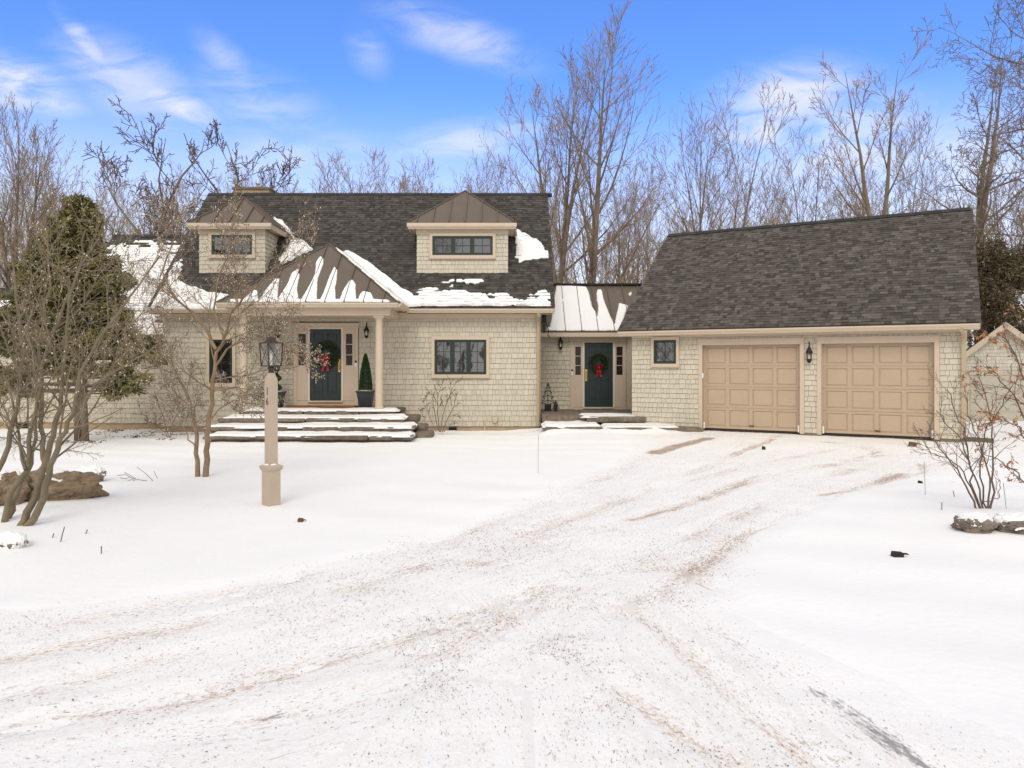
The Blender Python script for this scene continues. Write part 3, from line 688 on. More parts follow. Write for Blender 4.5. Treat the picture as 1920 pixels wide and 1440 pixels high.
dormer(374, 497, (398, 474, 441, 478), 2)
PF, PR, _o = hip(-5.32, 2.36, 19.38, 3.315, 0.80, 'porch_roof', 0.5, 0.32)
# porch entablature, ceiling, columns
mb = MB()
mb.boxw(-7.44, -3.22, 19.62, 19.98, 3.00, 3.20); mb.boxw(-7.44, -7.14, 19.98, 21.38, 3.00, 3.20); mb.boxw(-3.52, -3.22, 19.98, 21.38, 3.00, 3.20)
mb.boxw(-7.47, -3.19, 19.59, 19.62, 3.06, 3.20)
mb.boxw(-7.62, -3.02, 19.44, 21.38, 3.2, 3.225)
part(mb, 'porch_beam', 'trim')
mb = MB(); mb.boxw(-7.14, -3.52, 19.98, 21.38, 3.04, 3.07); part(mb, 'porch_ceiling', 'trim')
gutter((0, 19.44, 0), (1, 0, 0), -7.68, -2.96, 3.195); gutter((-2.99, 0, 0), (0, 1, 0), 19.42, 20.9, 3.195)
for px_ in (711, 456.5):
    x = (px_ - 960) / F * 19.8; mb = MB()
    mb.lathe((x, 19.8, 0), [(.125, .51), (.125, .56), (.115, .585), (.104, .60), (.104, 1.3), (.100, 2.0), (.090, 2.80), (.100, 2.81), (.100, 2.83), (.09, 2.84), (.09, 2.89), (.112, 2.92), (.125, 2.945)], 28)
    mb.boxw(x - .14, x + .14, 19.66, 19.94, 2.946, 2.999); part(mb, 'column', 'trim')
# --- breezeway
mb = MB(); mb.boxw(0.82, 5.0, 23.5, 27.6, -0.6, 2.6); part(mb, 'wall_body', 'back')
mb = MB(); u0 = FB.uv(1069, 640)[0]; u1 = FB.uv(1173, 640)[0]; lap(mb, FB, 0.8, u0, 0.30, 2.52, .14); part(mb, 'wall', 'siding')
mb = MB(); lap(mb, FB, u1, 4.9, 0.30, 2.52, .14); part(mb, 'wall', 'siding')
pb = math.atan(1.67 / 2.07); RB = Fr((0, 23.13, 2.735), (1, 0, 0), (0, math.cos(pb), math.sin(pb))); LB = 2.07 / math.cos(pb)
mb = MB(); metal(mb, RB, [(0.82, 0), (4.4, 0), (5.4, LB), (0.82, LB)], 0.507, 0.72 + 0.12)
RBb = Fr((0, 27.27, 2.735), (-1, 0, 0), (0, -math.cos(pb), math.sin(pb))); mb.slab(RBb, [(-5.4, 0), (-0.82, 0), (-0.82, LB), (-5.4, LB)], -.03, 0)
part(mb, 'breezeway_roof', 'metal')
mb = MB(); mb.boxw(0.9, 5.3, 25.1, 25.3, 4.385, 4.44); part(mb, 'ridge_cap', 'black')
mb = MB(); mb.box(FB, 0.82, 3.9, 2.52, 2.66, 0, .03); mb.boxw(0.82, 3.55, 23.16, 23.5, 2.62, 2.65); mb.boxw(0.82, 3.6, 23.12, 23.155, 2.57, 2.70); mb.box(FB, 3.62, 3.78, .3, 2.52, 0, .02); part(mb, 'frieze', 'trim')
# black floodlight box with cable below the main eave corner
mb = MB(); mb.boxw(0.86, 0.99, 21.5, 21.62, 2.9, 3.15); mb.boxw(0.88, 0.96, 21.52, 21.6, 2.62, 2.88); mb.tube([(0.98, 21.55, 2.9), (1.06, 21.6, 2.7), (1.04, 21.7, 2.55), (1.12, 21.8, 2.5)], .012, 5); part(mb, 'floodlight', 'black')
# --- garage
t0, t1 = -1.93, 5.77
gd = []
for (a, b) in ((1317.5, 1500), (1540.5, 1752)):
    gd.append((FG.uv(a, 700)[0], FG.uv(b, 700)[0]))
GZ0, GZ1 = 0.05, 2.205
mb = MB(); body = [(t0, 8.0)]
def gp(t, r, z): q = FG.o + FG.a * t + dG * r; return (q.x, q.y, z)
zr = 2.42; zk = 5.86 - .35
mb.add([gp(t0, .2, -.4), gp(t1, .2, -.4), gp(t1, 8.0, -.4), gp(t0, 8.0, -.4), gp(t0, .2, zr + .35), gp(t1, .2, zr + .35), gp(t1, 8, zr + .25), gp(t0, 8, zr + .25), gp(t0, 4.0, zk), gp(t1, 4.0, zk)],
       [(0, 1, 5, 4), (1, 2, 6, 9, 5), (3, 0, 4, 8, 7), (2, 3, 7, 6), (4, 5, 9, 8), (6, 7, 8, 9), (0, 3, 2, 1)])
segs = [(t0, gd[0][0]), (gd[0][1], gd[1][0]), (gd[1][1], t1)]
for a, b in segs: mb.box(FG, a, b, -.2, 2.6, -.198, 0)
for a, b in gd: mb.box(FG, a, b, GZ1, 2.6, -.198, 0)
part(mb, 'wall_body', 'back')
mb = MB(); c_ = 0.10
lap(mb, FG, t0, t1, 0.05, 2.42, .128, holes=[(gd[0][0] - c_, gd[0][1] + c_, -1, GZ1 + .14), (gd[1][0] - c_, gd[1][1] + c_, -1, GZ1 + .14)])
FGs = Fr(gp(t1, 0, 0), dG, Z0); part(mb, 'wall', 'siding')
mb = MB(); lap(mb, FGs, 0, 8.0, .05, 2.6); part(mb, 'side_wall', 'siding')
mb = MB()
mb.box(FG, t0, t1 + .02, 2.42, 2.56, 0.0, .03)
for a, b in gd:
    mb.box(FG, a - c_, a, GZ0 - .03, GZ1, -.05, .035); mb.box(FG, b, b + c_, GZ0 - .03, GZ1, -.05, .035); mb.box(FG, a - c_, b + c_, GZ1, GZ1 + .13, -.05, .036)
    mb.box(FG, a - .002, a + .004, GZ0, GZ1 - .003, -.19, -.05); mb.box(FG, b - .004, b + .002, GZ0, GZ1 - .003, -.19, -.05)
    mb.box(FG, a - c_ - .01, b + c_ + .01, GZ1 + .131, GZ1 + .155, -.02, .05)
part(mb, 'door_trim', 'trim')
gt0, gt1 = -2.18, 6.086
mb = MB(); mb.box(FG, gt0 + .03, gt1 - .03, 2.47, 2.50, 0.0, .33); part(mb, 'soffit', 'trim')
gutter(FG.pt(0, 0, .33), FG.a, gt0, gt1, 2.475)
for a, b in gd:
    mb = MB(); D = -.13; H_ = GZ1 - GZ0; mb.box(FG, a, b, GZ0 + .01, GZ1, D - .04, D)
    w_ = (b - a); rows = 4; rail = .055; hh = H_ / rows
    for r in range(rows):
        y0_ = GZ0 + .01 + r * hh; y1_ = y0_ + hh - .007
        mb.box(FG, a, b, y0_, y0_ + rail, D, D + .022); mb.box(FG, a, b, y1_ - rail, y1_, D, D + .022)
        xsn = [a + .03 + (w_ - .06) * k_ / 4 for k_ in range(5)]
        for k_, x in enumerate(xsn):
            l, rr = (x - .045, x + .045) if 0 < k_ < 4 else ((a, x + .05) if k_ == 0 else (x - .05, b))
            mb.box(FG, l, rr, y0_ + rail, y1_ - rail, D, D + .0215)
        for k_ in range(4):
            l = xsn[k_] + (.05 if k_ == 0 else .045) + .018; rr = xsn[k_ + 1] - (.05 if k_ == 3 else .045) - .018
            e0, e1 = y0_ + rail + .018, y1_ - rail - .018; q = .022
            mb.add([FG.pt(l, e0, D), FG.pt(rr, e0, D), FG.pt(rr, e1, D), FG.pt(l, e1, D), FG.pt(l + q, e0 + q, D + .013), FG.pt(rr - q, e0 + q, D + .013), FG.pt(rr - q, e1 - q, D + .013), FG.pt(l + q, e1 - q, D + .013)],
                   [(4, 5, 6, 7), (0, 1, 5, 4), (1, 2, 6, 5), (2, 3, 7, 6), (3, 0, 4, 7)])
    gdo = part(mb, 'garage_door', 'gdoor')
    mb = MB(); mc = (a + b) / 2 + .02; mb.box(FG, mc - .06, mc + .06, GZ0 + .09, GZ0 + .115, D + .022, D + .05); mb.build('handle', 'bronze', gdo)
    mb = MB(); mb.box(FG, a + .004, b - .004, GZ0 - .02, GZ0 + .009, D - .03, D + .02); mb.build('seal', 'black', gdo)
    for x in (a + .035, b - .035):
        mb = MB(); mb.box(FG, x - .018, x + .018, GZ0 + .0, GZ0 + .17, -.04, -.01); part(mb, 'track_guard', 'plastic')
mb = MB(); s_, h_ = FG.uv(1318, 704); mb.box(FG, s_ - .02, s_ + .025, h_ - .06, h_ + .06, .035, .06); part(mb, 'keypad', 'plastic', bevel=.005)
window(FG, 1227, 1269, 638, 682, 1, 2, 2, 0.075, d=WD, fw=.04)
# garage roof
mb = MB(); mb.slab(RG, [(gt0, 0), (gt1, 0), (gt1, LG), (gt0, LG)], -.14, -.004)
RGb = Fr(RG.o + dG * 8.7, -RG.a, -dG * math.cos(ph_g) + Vector((0, 0, math.sin(ph_g)))); mb.slab(RGb, [(-gt1, 0), (-gt0, 0), (-gt0, LG), (-gt1, LG)], -.14, -.004)
lap(mb, RG, gt0 - .04, gt1 + .04, 0, LG, .118, .016, (.06, .19), jit=.001, lam=True)
groof = part(mb, 'garage_roof', 'asphalt_g')
mb = MB(); xx = gt0
while xx < gt1 - .05:
    mb.box(RG, xx, min(xx + .22, gt1), LG - .15, LG + .02, .006, .035); mb.box(RGb, -min(xx + .22, gt1), -xx, LG - .15, LG + .012, .006, .035); xx += .223
mb.build('ridge_cap', 'ridge', groof)
for fr, q in ((RG, 1), (RGb, -1)):
    for xr in (gt0, gt1):
        mb = MB(); a, b = sorted((q * xr, q * xr + .028 * (1 if q * xr > 0 else -1))); mb.box(fr, a, b, .02, LG, -.19, -.03)
        part(mb, 'rake_board', 'trim')
q = FG.pt(t1 + .03, 0, .06); downspout([FG.pt(t1 - .03, 2.5, .38), FG.pt(t1 + .04, 2.42, .34), FG.pt(t1 + .04, 2.3, .07), FG.pt(t1 + .04, .1, .07)])
# --- left wing and far left wing
def wing(xa, xb, yw, ye, ze, sl, depth, fr, name, yex, zb=-.06):
    mb = MB(); yr = ye + depth; zr_ = ze + sl * depth
    mb.add([(xa, yw, zb), (xb, yw, zb), (xb, 2 * yr - yw, zb), (xa, 2 * yr - yw, zb), (xa, yw, ze + .2), (xb, yw, ze + .2), (xb, 2 * yr - yw, ze + .2), (xa, 2 * yr - yw, ze + .2), (xa, yr, zr_ - .25), (xb, yr, zr_ - .25)],
           [(0, 1, 5, 4), (1, 2, 6, 9, 5), (3, 0, 4, 8, 7), (2, 3, 7, 6), (4, 5, 9, 8), (6, 7, 8, 9)]); part(mb, 'wall_body', 'back')
    mb = MB(); lap(mb, fr, xa, xb, zb, ze - .14, .15); part(mb, 'wall', 'siding')
    mb = MB(); mb.boxw(xa + .02, xb - .02, yw + .03, yw + 3, -.8, zb - .002); part(mb, 'foundation', 'concrete')
    p_ = math.atan(sl); r_ = Fr((0, ye, ze), (1, 0, 0), (0, math.cos(p_), math.sin(p_))); l_ = depth / math.cos(p_)
    mb = MB(); mb.slab(r_, [(xa - .2, 0), (xb, 0), (xb, l_), (xa - .2, l_)], -.13, -.004); lap(mb, r_, xa - .2, xb, 0, l_, .143, .014, (.1, .36), jit=.001, lam=True)
    rb = Fr((0, 2 * yr - ye, ze), (-1, 0, 0), (0, -math.cos(p_), math.sin(p_))); mb.slab(rb, [(-xb, 0), (-xa + .2, 0), (-xa + .2, l_), (-xb, l_)], -.13, -.004)
    part(mb, 'wing_roof', 'asphalt_m')
    mb = MB(); mb.box(fr, xa, xb, ze - .14, ze + .02, 0, .03); mb.boxw(xa - .2, xb, ye + .03, yw, ze - .16, ze - .13); mb.boxw(xa - .2, xb, ye - .02, ye + .02, ze - .17, ze - .02); part(mb, 'frieze', 'trim')
    mb = MB(); mb.box(r_, xa - .2, xb, l_ - .12, l_ + .03, .004, .03); part(mb, 'ridge_cap', 'ridge')
    return r_
RW = wing(-13.5, -10.0, 22.6, 22.2, 2.68, 1.0, 3.46, FW, 'wing', 0)
RV = wing(-19.5, -13.5, 22.9, 22.5, 2.55, .55, 3.2, Fr((0, 22.9, 0), (1, 0, 0), Z0), 'wing', 0)
# chimney
mb = MB(); xa, xb = -9.65, -8.42; z = 6.6; k = 0
while z < 7.78:
    x = xa
    while x < xb - .01:
        xe = min(x + rnd(.18, .34), xb); mb.boxw(x + .004, xe - .004, 25.9 + rnd(-.008, .008), 26.7, z + .004, z + .085); x = xe
    z += .089; k += 1
mb.boxw(xa + .02, xb - .02, 25.92, 26.68, 6.2, 7.79); ch = part(mb, 'chimney', 'brick')
mb = MB(); mb.boxw(xa - .05, xb + .05, 25.85, 26.75, 7.79, 7.86); mb.build('cap', 'stone', ch)
mb = MB(); mb.lathe((-8.95, 26.3, 7.86), [(.14, 0), (.14, .05), (.06, .07), (.06, .2), (.09, .2), (.09, .22)], 12); mb.build('flue', 'concrete', ch)
# small wall fittings
s_, h_ = FM.uv(928, 786); mb = MB(); mb.box(FM, s_ - .07, s_ + .07, h_ - .06, h_ + .08, .01, .09); mb.box(FM, s_ - .05, s_ + .05, h_ - .10, h_ - .061, .02, .11); part(mb, 'dryer_vent', 'trim', bevel=.01)
s_, h_ = FM.uv(849, 806); mb = MB(); mb.box(FM, s_ - .11, s_ + .11, h_ - .2, h_ + .08, -.02, .05); part(mb, 'basement_vent', 'black')
mb = MB(); s_, h_ = FM.uv(909, 795); mb.tube([FM.pt(s_, h_ + .1, .05), FM.pt(s_, h_ - .25, .05)], .018, 6); part(mb, 'pipe', 'trim')
s_, h_ = FW.uv(46, 798); mb = MB(); mb.box(FW, s_ - .22, s_ + .22, h_ - .08, h_ + .07, -.02, .02); part(mb, 'basement_vent', 'black')
s_, h_ = FW.uv(54, 740); mb = MB(); mb.tube([FW.pt(s_, -.06, .04), FW.pt(s_, 1.2, .04)], .02, 5); part(mb, 'conduit', 'bronze')
# ---------------------------------------------------------------- snow lying on the roofs
def rsnow(fr, polys, name, label, thick=0.05, res=0.03, amp=0.06, nscale=3.0, row=0.0, streak=0.0, edge=0.05, lines=False, lift=0.0, px=True, clip=None):
    ps = [[fr.uv(*p) for p in q] if px else q for q in polys]
    allp = [p for q in ps for p in q]
    a0 = min(p[0] for p in allp) - .15; a1 = max(p[0] for p in allp) + .15; b0 = min(p[1] for p in allp) - .15; b1 = max(p[1] for p in allp) + .15
    A, B = np.meshgrid(np.arange(a0, a1, res), np.arange(b0, b1, res))
    sd = np.full(A.shape, -1e9)
    for q in ps: sd = np.maximum(sd, sdpoly(A, B, q))
    m = sd + amp * 2 * (fbm(A * nscale, B * nscale, 4) - 0.5)
    if row:
        ri = np.floor(B / row + 1e-3); phs = B / row - ri
        m = m + streak * 1.1 * np.clip(1 - B / .30, 0, 1)
        m = m + streak * (vnoise(A * 2.2 + ri * 13.7, ri * 5.3) - 0.5) + 0.55 * streak * (vnoise(A * 8 + ri * 3.7, ri * 7.3) - 0.5) + 0.3 * streak * (vnoise(A * 22 + ri * 3.7, ri * 7.3) - 0.5)
        m = np.where((phs < 0.2) & (sd < streak * 2.2) & (vnoise(A * 4 + ri * 5, ri * 3.3) > 0.30 + .25 * sd / streak), -.02, m)
        if lines: m = np.where((phs < 0.24) & (vnoise(A * 3 + ri * 5, ri * 3.3) > 0.32), -.02, m)
    if clip is not None: m = np.minimum(m, clip(A, B))
    h = thick * sst(m, 0.0, edge) * (0.8 + 0.4 * fbm(A * 1.7, B * 1.7, 3)) + 0.006 * (fbm(A * 11, B * 11, 2) - 0.5) * (m > 0)
    h = np.where(m > 0, h + 0.004, -0.03) + lift
    keep = m > 0
    o = fr.o; X = o.x + fr.a.x * A + fr.u.x * B + fr.n.x * h; Y = o.y + fr.a.y * A + fr.u.y * B + fr.n.y * h; Z = o.z + fr.a.z * A + fr.u.z * B + fr.n.z * h
    return tag(gridmesh(name, X, Y, Z, keep, 'snow'), label, 'snow', kind='stuff')
ROW = 0.127
rsnow(RM, [[(757, 574), (1036, 572), (1034, 556), (1027, 545), (1012, 549), (998, 557), (975, 563), (960, 556), (948, 552), (925, 555), (905, 551), (880, 545), (845, 542), (800, 543), (775, 550), (750, 552)],
           [(828, 529), (848, 523), (900, 523), (909, 528), (896, 533), (860, 531)]], 'roof_snow', 'streaky melting snow along the main eave under the right dormer', .028, .016, .04, 3, ROW, .26, .03,
      clip=lambda A, B: np.minimum(B - 0.10 + .05 * vnoise(A * 3, A * 0) * 1, 1.10 - A))
rsnow(RM, [[(966, 428), (976, 432), (987, 438), (1003, 447), (1016, 458), (1029, 472), (1030, 483), (1003, 486), (984, 491), (972, 495), (966, 482)]], 'roof_snow', 'wedge of white snow on the shingles right of the right dormer', .035, .02, .04, 3, ROW, .10, .03, clip=lambda A, B: 1.12 - A)
rsnow(RM, [[(506, 402), (522, 412), (545, 430), (553, 447), (573, 452), (585, 468), (558, 482), (535, 494), (521, 499), (528, 480), (542, 462), (549, 446), (536, 434), (515, 418)]], 'roof_snow', 'slope of snow between the left dormer and the porch roof', .08, .03, .05, 3, ROW, .10)
rsnow(RM, [[(640, 473), (655, 473), (668, 478), (690, 492), (712, 508), (735, 524), (752, 541), (775, 553), (790, 574), (765, 577), (745, 560), (700, 524)]], 'roof_snow', 'thick band of snow in the valley right of the porch roof', .10, .03, .04, 4)
rsnow(PR, [[(0.06, 0.04), (1.5, 0.04), (3.3, 2.9), (2.45, 2.9)]], 'roof_snow', 'snow covering the right slope of the porch roof beside the valley', .06, .035, .05, 3, px=False)
rsnow(RM, [[(279, 574), (480, 574), (500, 560), (470, 546), (430, 552), (392, 548), (360, 538), (345, 530), (335, 524), (345, 500), (341, 489), (326, 492), (316, 510), (310, 530), (296, 545)]], 'roof_snow', 'snow along the main eave below the left dormer', .06, .035, .05, 3, ROW, .12, clip=lambda A, B: A + 10.15)
rsnow(RW, [[(235, 622), (303, 622), (306, 600), (330, 560), (345, 500), (342, 455), (215, 455), (160, 500), (100, 622)]], 'roof_snow', 'streaked snow on the lower wing roof behind the evergreen', .03, .018, .07, 2, ROW, .75, .03, lines=True, clip=lambda A, B: np.minimum(A + 13.65, np.minimum(-10.03 - A, 4.62 - B)))
rsnow(RV, [[(-40, 606), (150, 612), (180, 575), (60, 566), (-40, 566)]], 'roof_snow', 'smooth snow on the far low roof at the left edge', .08, .06, .05, 2)
tong = [[(424, 566.5), (735, 566.5), (728, 563), (700, 561.5), (430, 561.5)],
        [(562, 566), (580, 535), (590, 515), (592, 492), (600, 481), (607, 483), (606, 497), (596, 522), (595, 540), (595, 566)],
        [(598, 566), (612, 535), (618, 517), (627, 500), (632, 506), (632, 522), (628, 540), (631, 566)],
        [(634, 566), (645, 541), (655, 527), (661, 525), (667, 533), (667, 547), (668, 566)],
        [(670, 566), (675, 551), (681, 546), (695, 549), (701, 560), (703, 566)],
        [(519, 566), (530, 547), (540, 530), (547, 512), (561, 503), (562, 516), (557, 540), (560, 566)],
        [(484, 566), (500, 541), (515, 525), (524, 522), (522, 538), (519, 566)], [(450, 566), (466, 550), (477, 544), (483, 545), (484, 566)]]
rsnow(PF, tong, 'roof_snow', 'tongues of sliding snow on the bronze front of the porch roof', .035, .022, .018, 4, edge=.03, clip=lambda A, B: 2.3 - abs(A))
bz = [[(1030, 620), (1042, 536), (1100, 538), (1106, 556), (1110, 575), (1118, 586), (1123, 620)],
      [(1118, 619), (1121, 580), (1118, 548), (1120, 543), (1128, 543), (1133, 562), (1140, 583), (1151, 606), (1155, 612), (1155, 619)],
      [(1150, 619), (1156, 590), (1160, 568), (1178, 573), (1172, 590), (1165, 619)], [(1024, 620), (1170, 620), (1168, 614), (1025, 614)], [(1178, 551), (1184, 547), (1184, 553), (1181, 555)]]
rsnow(RB, bz, 'roof_snow', 'sheet of snow sliding off the bronze roof over the side door', .035, .022, .02, 4, edge=.03, clip=lambda A, B: np.minimum(A - .84, B - .0))

# ---------------------------------------------------------------- stone steps
def stoneslab(mb_, x0, x1, y0, y1, z0, z1, seed, fr=None):
    # irregular rounded slab: outline with wavy front, stacked rings
    rr = random.Random(seed); pts = []
    n = max(4, int((x1 - x0) / .12))
    for i in range(n + 1): pts.append((x0 + (x1 - x0) * i / n, y0 + .05 * (mn.noise(Vector((i * .45 + seed, 0, 0)))) * 2.4))
    pts += [(x1 + .01, y0 + (y1 - y0) * .5), (x1, y1)]
    pts += [(x0, y1), (x0 - .01, y0 + (y1 - y0) * .5)]
    k = len(pts); cxm = (x0 + x1) / 2; cym = (y0 + y1) / 2; rings = []; H = z1 - z0
    for f_, ins in ((0, .035), (.12, .012), (.4, 0.0), (.75, .004), (.93, .018), (1, .045)):
        rings.append([(p[0] + (cxm - p[0]) / abs(cxm - p[0] + 1e-6) * ins, p[1] + (cym - p[1]) / abs(cym - p[1] + 1e-6) * ins + .012 * mn.noise(Vector((p[0] * 5, f_ * 4, seed))), z0 + H * f_ + (.012 * mn.noise(Vector((p[0] * 3, 3, seed))) if f_ > .5 else 0)) for p in pts])
    vs_ = [p for r_ in rings for p in r_]; fs = [tuple(range(k - 1, -1, -1)), tuple(range((len(rings) - 1) * k, len(rings) * k))]
    for j in range(len(rings) - 1):
        for i in range(k): q = (i + 1) % k; fs.append((j * k + i, j * k + q, (j + 1) * k + q, (j + 1) * k + i))
    mb_.add(vs_, fs)
def tread_snow(x0, x1, yf, yb, z, name, label, wob=.07, th=.03, seed=0, skew=0):
    X, Y = np.meshgrid(np.arange(x0 - .1, x1 + .1, .03), np.arange(yf - .12, yb, .018))
    fr_ = yf + .055 + wob * (fbm(X * 1.3 + seed, X * 0 + seed, 3) - .45) * 2
    m = np.minimum(Y - fr_, np.minimum(X - x0, x1 - X) + .06 * (fbm(X * 4, Y * 4 + seed) - .5))
    h = (th + .03) * sst(m, -.05, .06) * (.7 + .6 * fbm(X * 1.5 + seed, Y * 3)) - .03 + .05 * sst(Y, yb - .4, yb) * fbm(X * .9 + seed, X * 0, 2)
    Z = z + h + .004
    return tag(gridmesh(name, X, Y, Z, m > -.05, 'snow'), label, 'snow', kind='stuff')
ST = thing('stone_steps', 'wide curved flagstone steps with four snowy treads leading to the front porch', 'steps', (-5, 19, 0))
SINV = Vector((5, -19, 0))
rows = [(-7.15, -3.02, 19.50, 21.38, .40, .51, [1.7, 1.45, 9], 0), (-7.42, -2.72, 18.86, 19.7, .245, .35, [1.2, 1.0, 1.3, 9], 1), (-7.50, -2.38, 18.1, 19.1, .085, .19, [1.25, 1.15, .9, 9], 2), (-7.25, -2.33, 17.48, 18.4, -.06, .035, [2.3, 1.6, 9], 3)]
for (x0, x1, yf, yb2, z0, z1, cuts, i) in rows:
    mb = MB(); x = x0; j = 0
    while x < x1 - .05:
        xe = min(x + cuts[min(j, len(cuts) - 1)], x1)
        stoneslab(mb, x, xe - .02, yf + rnd(-.07, .05), yb2, z0 + rnd(-.015, .015), z1 + rnd(-.02, .006), i * 10 + j); x = xe; j += 1
    mb.boxw(x0 + .15, x1 - .15, yf + .14, yb2, -.3, z0 + .02)
    o = mb.build('step', 'stone', ST); o.location = SINV
for i, (x0, x1, yf, yb2, z) in enumerate(((-7.0, -3.05, 19.5, 20.0, .505), (-7.35, -2.78, 18.86, 19.58, .345), (-7.45, -2.45, 18.1, 18.98, .185), (-7.2, -2.4, 17.48, 18.2, .03))):
    tread_snow(x0, x1, yf, yb2, z, 'step_snow', ['thin snow on the porch floor edge between the columns', 'snow lying on the second front step down', 'snow lying on the third front step down', 'snow lying on the lowest front step'][i], seed=i * 5.1, th=.02 if i == 0 else .034, wob=.07 if i == 0 else .16)
for i, (x0, y0, z1) in enumerate(((-2.72, 19.85, .34), (-2.42, 19.1, .16), (-2.2, 18.5, .02))):   # flanking stones at the right end
    mb = MB(); stoneslab(mb, x0 - .25, x0 + .2, y0, y0 + .8, z1 - .2, z1, 70 + i); o = mb.build('step', 'stone', ST); o.location = SINV
SS = thing('side_door_steps', 'low flagstone steps in front of the green side door', 'steps', (2.5, 21, 0)); TI = Vector((-2.5, -21, 0))
for (x0, x1, y0, y1, z0, z1, sd__) in ((.84, 2.0, 20.35, 23.45, .12, .31, 81), (2.02, 3.75, 20.15, 23.45, .14, .30, 82), (.84, 2.35, 19.2, 20.6, -.02, .10, 83), (2.4, 4.9, 19.1, 20.4, -.05, .085, 84)):
    mb = MB(); stoneslab(mb, x0, x1, y0, y1, z0, z1, sd__); o = mb.build('step', 'stone', SS); o.location = TI
mb = MB(); mb.boxw(.85, 3.25, 20.7, 23.44, -.3, .13); o = mb.build('base', 'stone', SS); o.location = TI
tread_snow(.86, 2.3, 19.22, 20.45, .10, 'step_snow', 'lumpy snow on the lower side door step', seed=31, th=.05, wob=.16)
tread_snow(2.4, 4.3, 19.12, 20.1, .085, 'step_snow', 'trodden snow on the slab beside the garage wall', seed=41, th=.03, wob=.2)
tread_snow(1.9, 3.6, 20.2, 20.9, .295, 'step_snow', 'thin snow along the upper side door step', seed=51, th=.015, wob=.16)
# soft snow banked along the house foot
def bank(name, label, x0, x1, y0, y1, f):
    X, Y = np.meshgrid(np.arange(x0, x1, .05), np.arange(y0, y1, .04)); hh = f(X, Y); Z = gz(X, Y) + soft(X, Y) + hh
    return tag(gridmesh(name, X, Y, Z, hh > -.012, 'snow'), label, 'snow', kind='stuff')
bank('snow_bank', 'lumpy snow bank at the foot of the house wall right of the front steps', -2.4, 1.6, 20.2, 21.3, lambda X, Y: .13 * sst(-Y, -21.25, -20.9) * sst(Y, 20.5, 21.2) * (.25 + fbm(X * 1.7, Y * 2.5)) - .02 * (np.abs(X + .4) > 1.9))
bank('snow_bank', 'trampled snow heap between downspout and side steps', .5, 4.6, 18.2, 19.6, lambda X, Y: .11 * np.exp(-((Y - 18.95) / .35) ** 2) * (.2 + 1.2 * fbm(X * 2.2, Y * 2.2)) * sst(X, .5, 1) * sst(-X, -4.6, -3.8) - .015)

# ---------------------------------------------------------------- porch things
def mk(mb_, name, m, parent, smooth=False, bevel=0.0):
    o = mb_.build(name, m, parent, smooth, bevel); return o
mt = tag(MB().build('doormat', 'mat'), 'orange-brown coir doormat lying before the front door', 'doormat')
mb = MB(); x0, x1 = (535 - 960) / F * 20.9, (668 - 960) / F * 20.9
n = 40
for i in range(n):
    a = x0 + (x1 - x0) * i / n; b = x0 + (x1 - x0) * (i + 1) / n; mb.boxw(a, b - .003, 20.62 + rnd(-.01, .01), 21.3 + rnd(-.01, .01), .512, .54 + rnd(0, .008))
bpy.data.objects.remove(mt); tag(mb.build('doormat', 'mat'), 'orange-brown coir doormat lying before the front door', 'doormat')
def cone_plant(name, label, x, y, z, pw, ph, H, Rr, seed, group=None, spiral=False):
    t = thing(name, label, 'potted plant', (x, y, z), 0, group); rr = random.Random(seed)
    mb = MB(); b0, b1 = pw * .33, pw * .5
    for (r0, r1, z0_, z1_) in ((b0, b1 * .97, 0, ph - .05), (b1 * 1.06, b1 * 1.06, ph - .05, ph)):
        mb.hexa([(sx * r0, sy * r0, z0_) for sx, sy in ((-1, -1), (1, -1), (1, 1), (-1, 1))] + [(sx * r1, sy * r1, z1_) for sx, sy in ((-1, -1), (1, -1), (1, 1), (-1, 1))])
    mk(mb, 'pot', 'pot', t, bevel=.008)
    mb = MB()
    for i in range(12000 if not spiral else 6000):
        f_ = rr.random() ** 1.1; r_ = Rr * (1 - f_ ** 1.7) ** .8 * (0.35 + .7 * rr.random() ** .35) * (1 if not spiral else (.55 + .45 * math.sin(f_ * 22)))
        a = rr.uniform(0, 6.283); r_ = max(r_, .01); c = Vector((r_ * math.cos(a), r_ * math.sin(a), ph + .02 + f_ * (H - ph)))
        d = Vector((math.cos(a), math.sin(a), .8 + rr.uniform(-.5, .6))).normalized(); s_ = d.cross(Vector((rr.uniform(-1, 1), rr.uniform(-1, 1), rr.uniform(-1, 1)))).normalized()
        L_ = rr.uniform(.018, .035); mb.add([c - s_ * .006, c + s_ * .006, c + d * L_ + s_ * .004, c + d * L_ - s_ * .004], [(0, 1, 2, 3)])
    mk(mb, 'foliage', 'boxwood', t)
    mb = MB(); mb.tube([(0, 0, ph - .05), (0, 0, H * .7)], .012, 6); mk(mb, 'trunk', 'bark', t)
    X, Y = None, None
    mb = MB(); mb.lathe((0, 0, ph - .02), [(b1 * .9, 0), (b1 * .8, .02), (b1 * .4, .035)], 14); mk(mb, 'snow', 'snow', t)
    return t
cone_plant('potted_evergreen', 'cone-shaped evergreen in a square black planter right of the front door', (685.5 - 960) / F * 20.7, 20.7, .515, .44, .47, 1.46, .165, 1)
cone_plant('potted_evergreen', 'dark potted evergreen left of the front door, half hidden behind the lamp post', (519 - 960) / F * 20.7, 20.7, .515, .40, .45, 1.40, .13, 2, spiral=True)
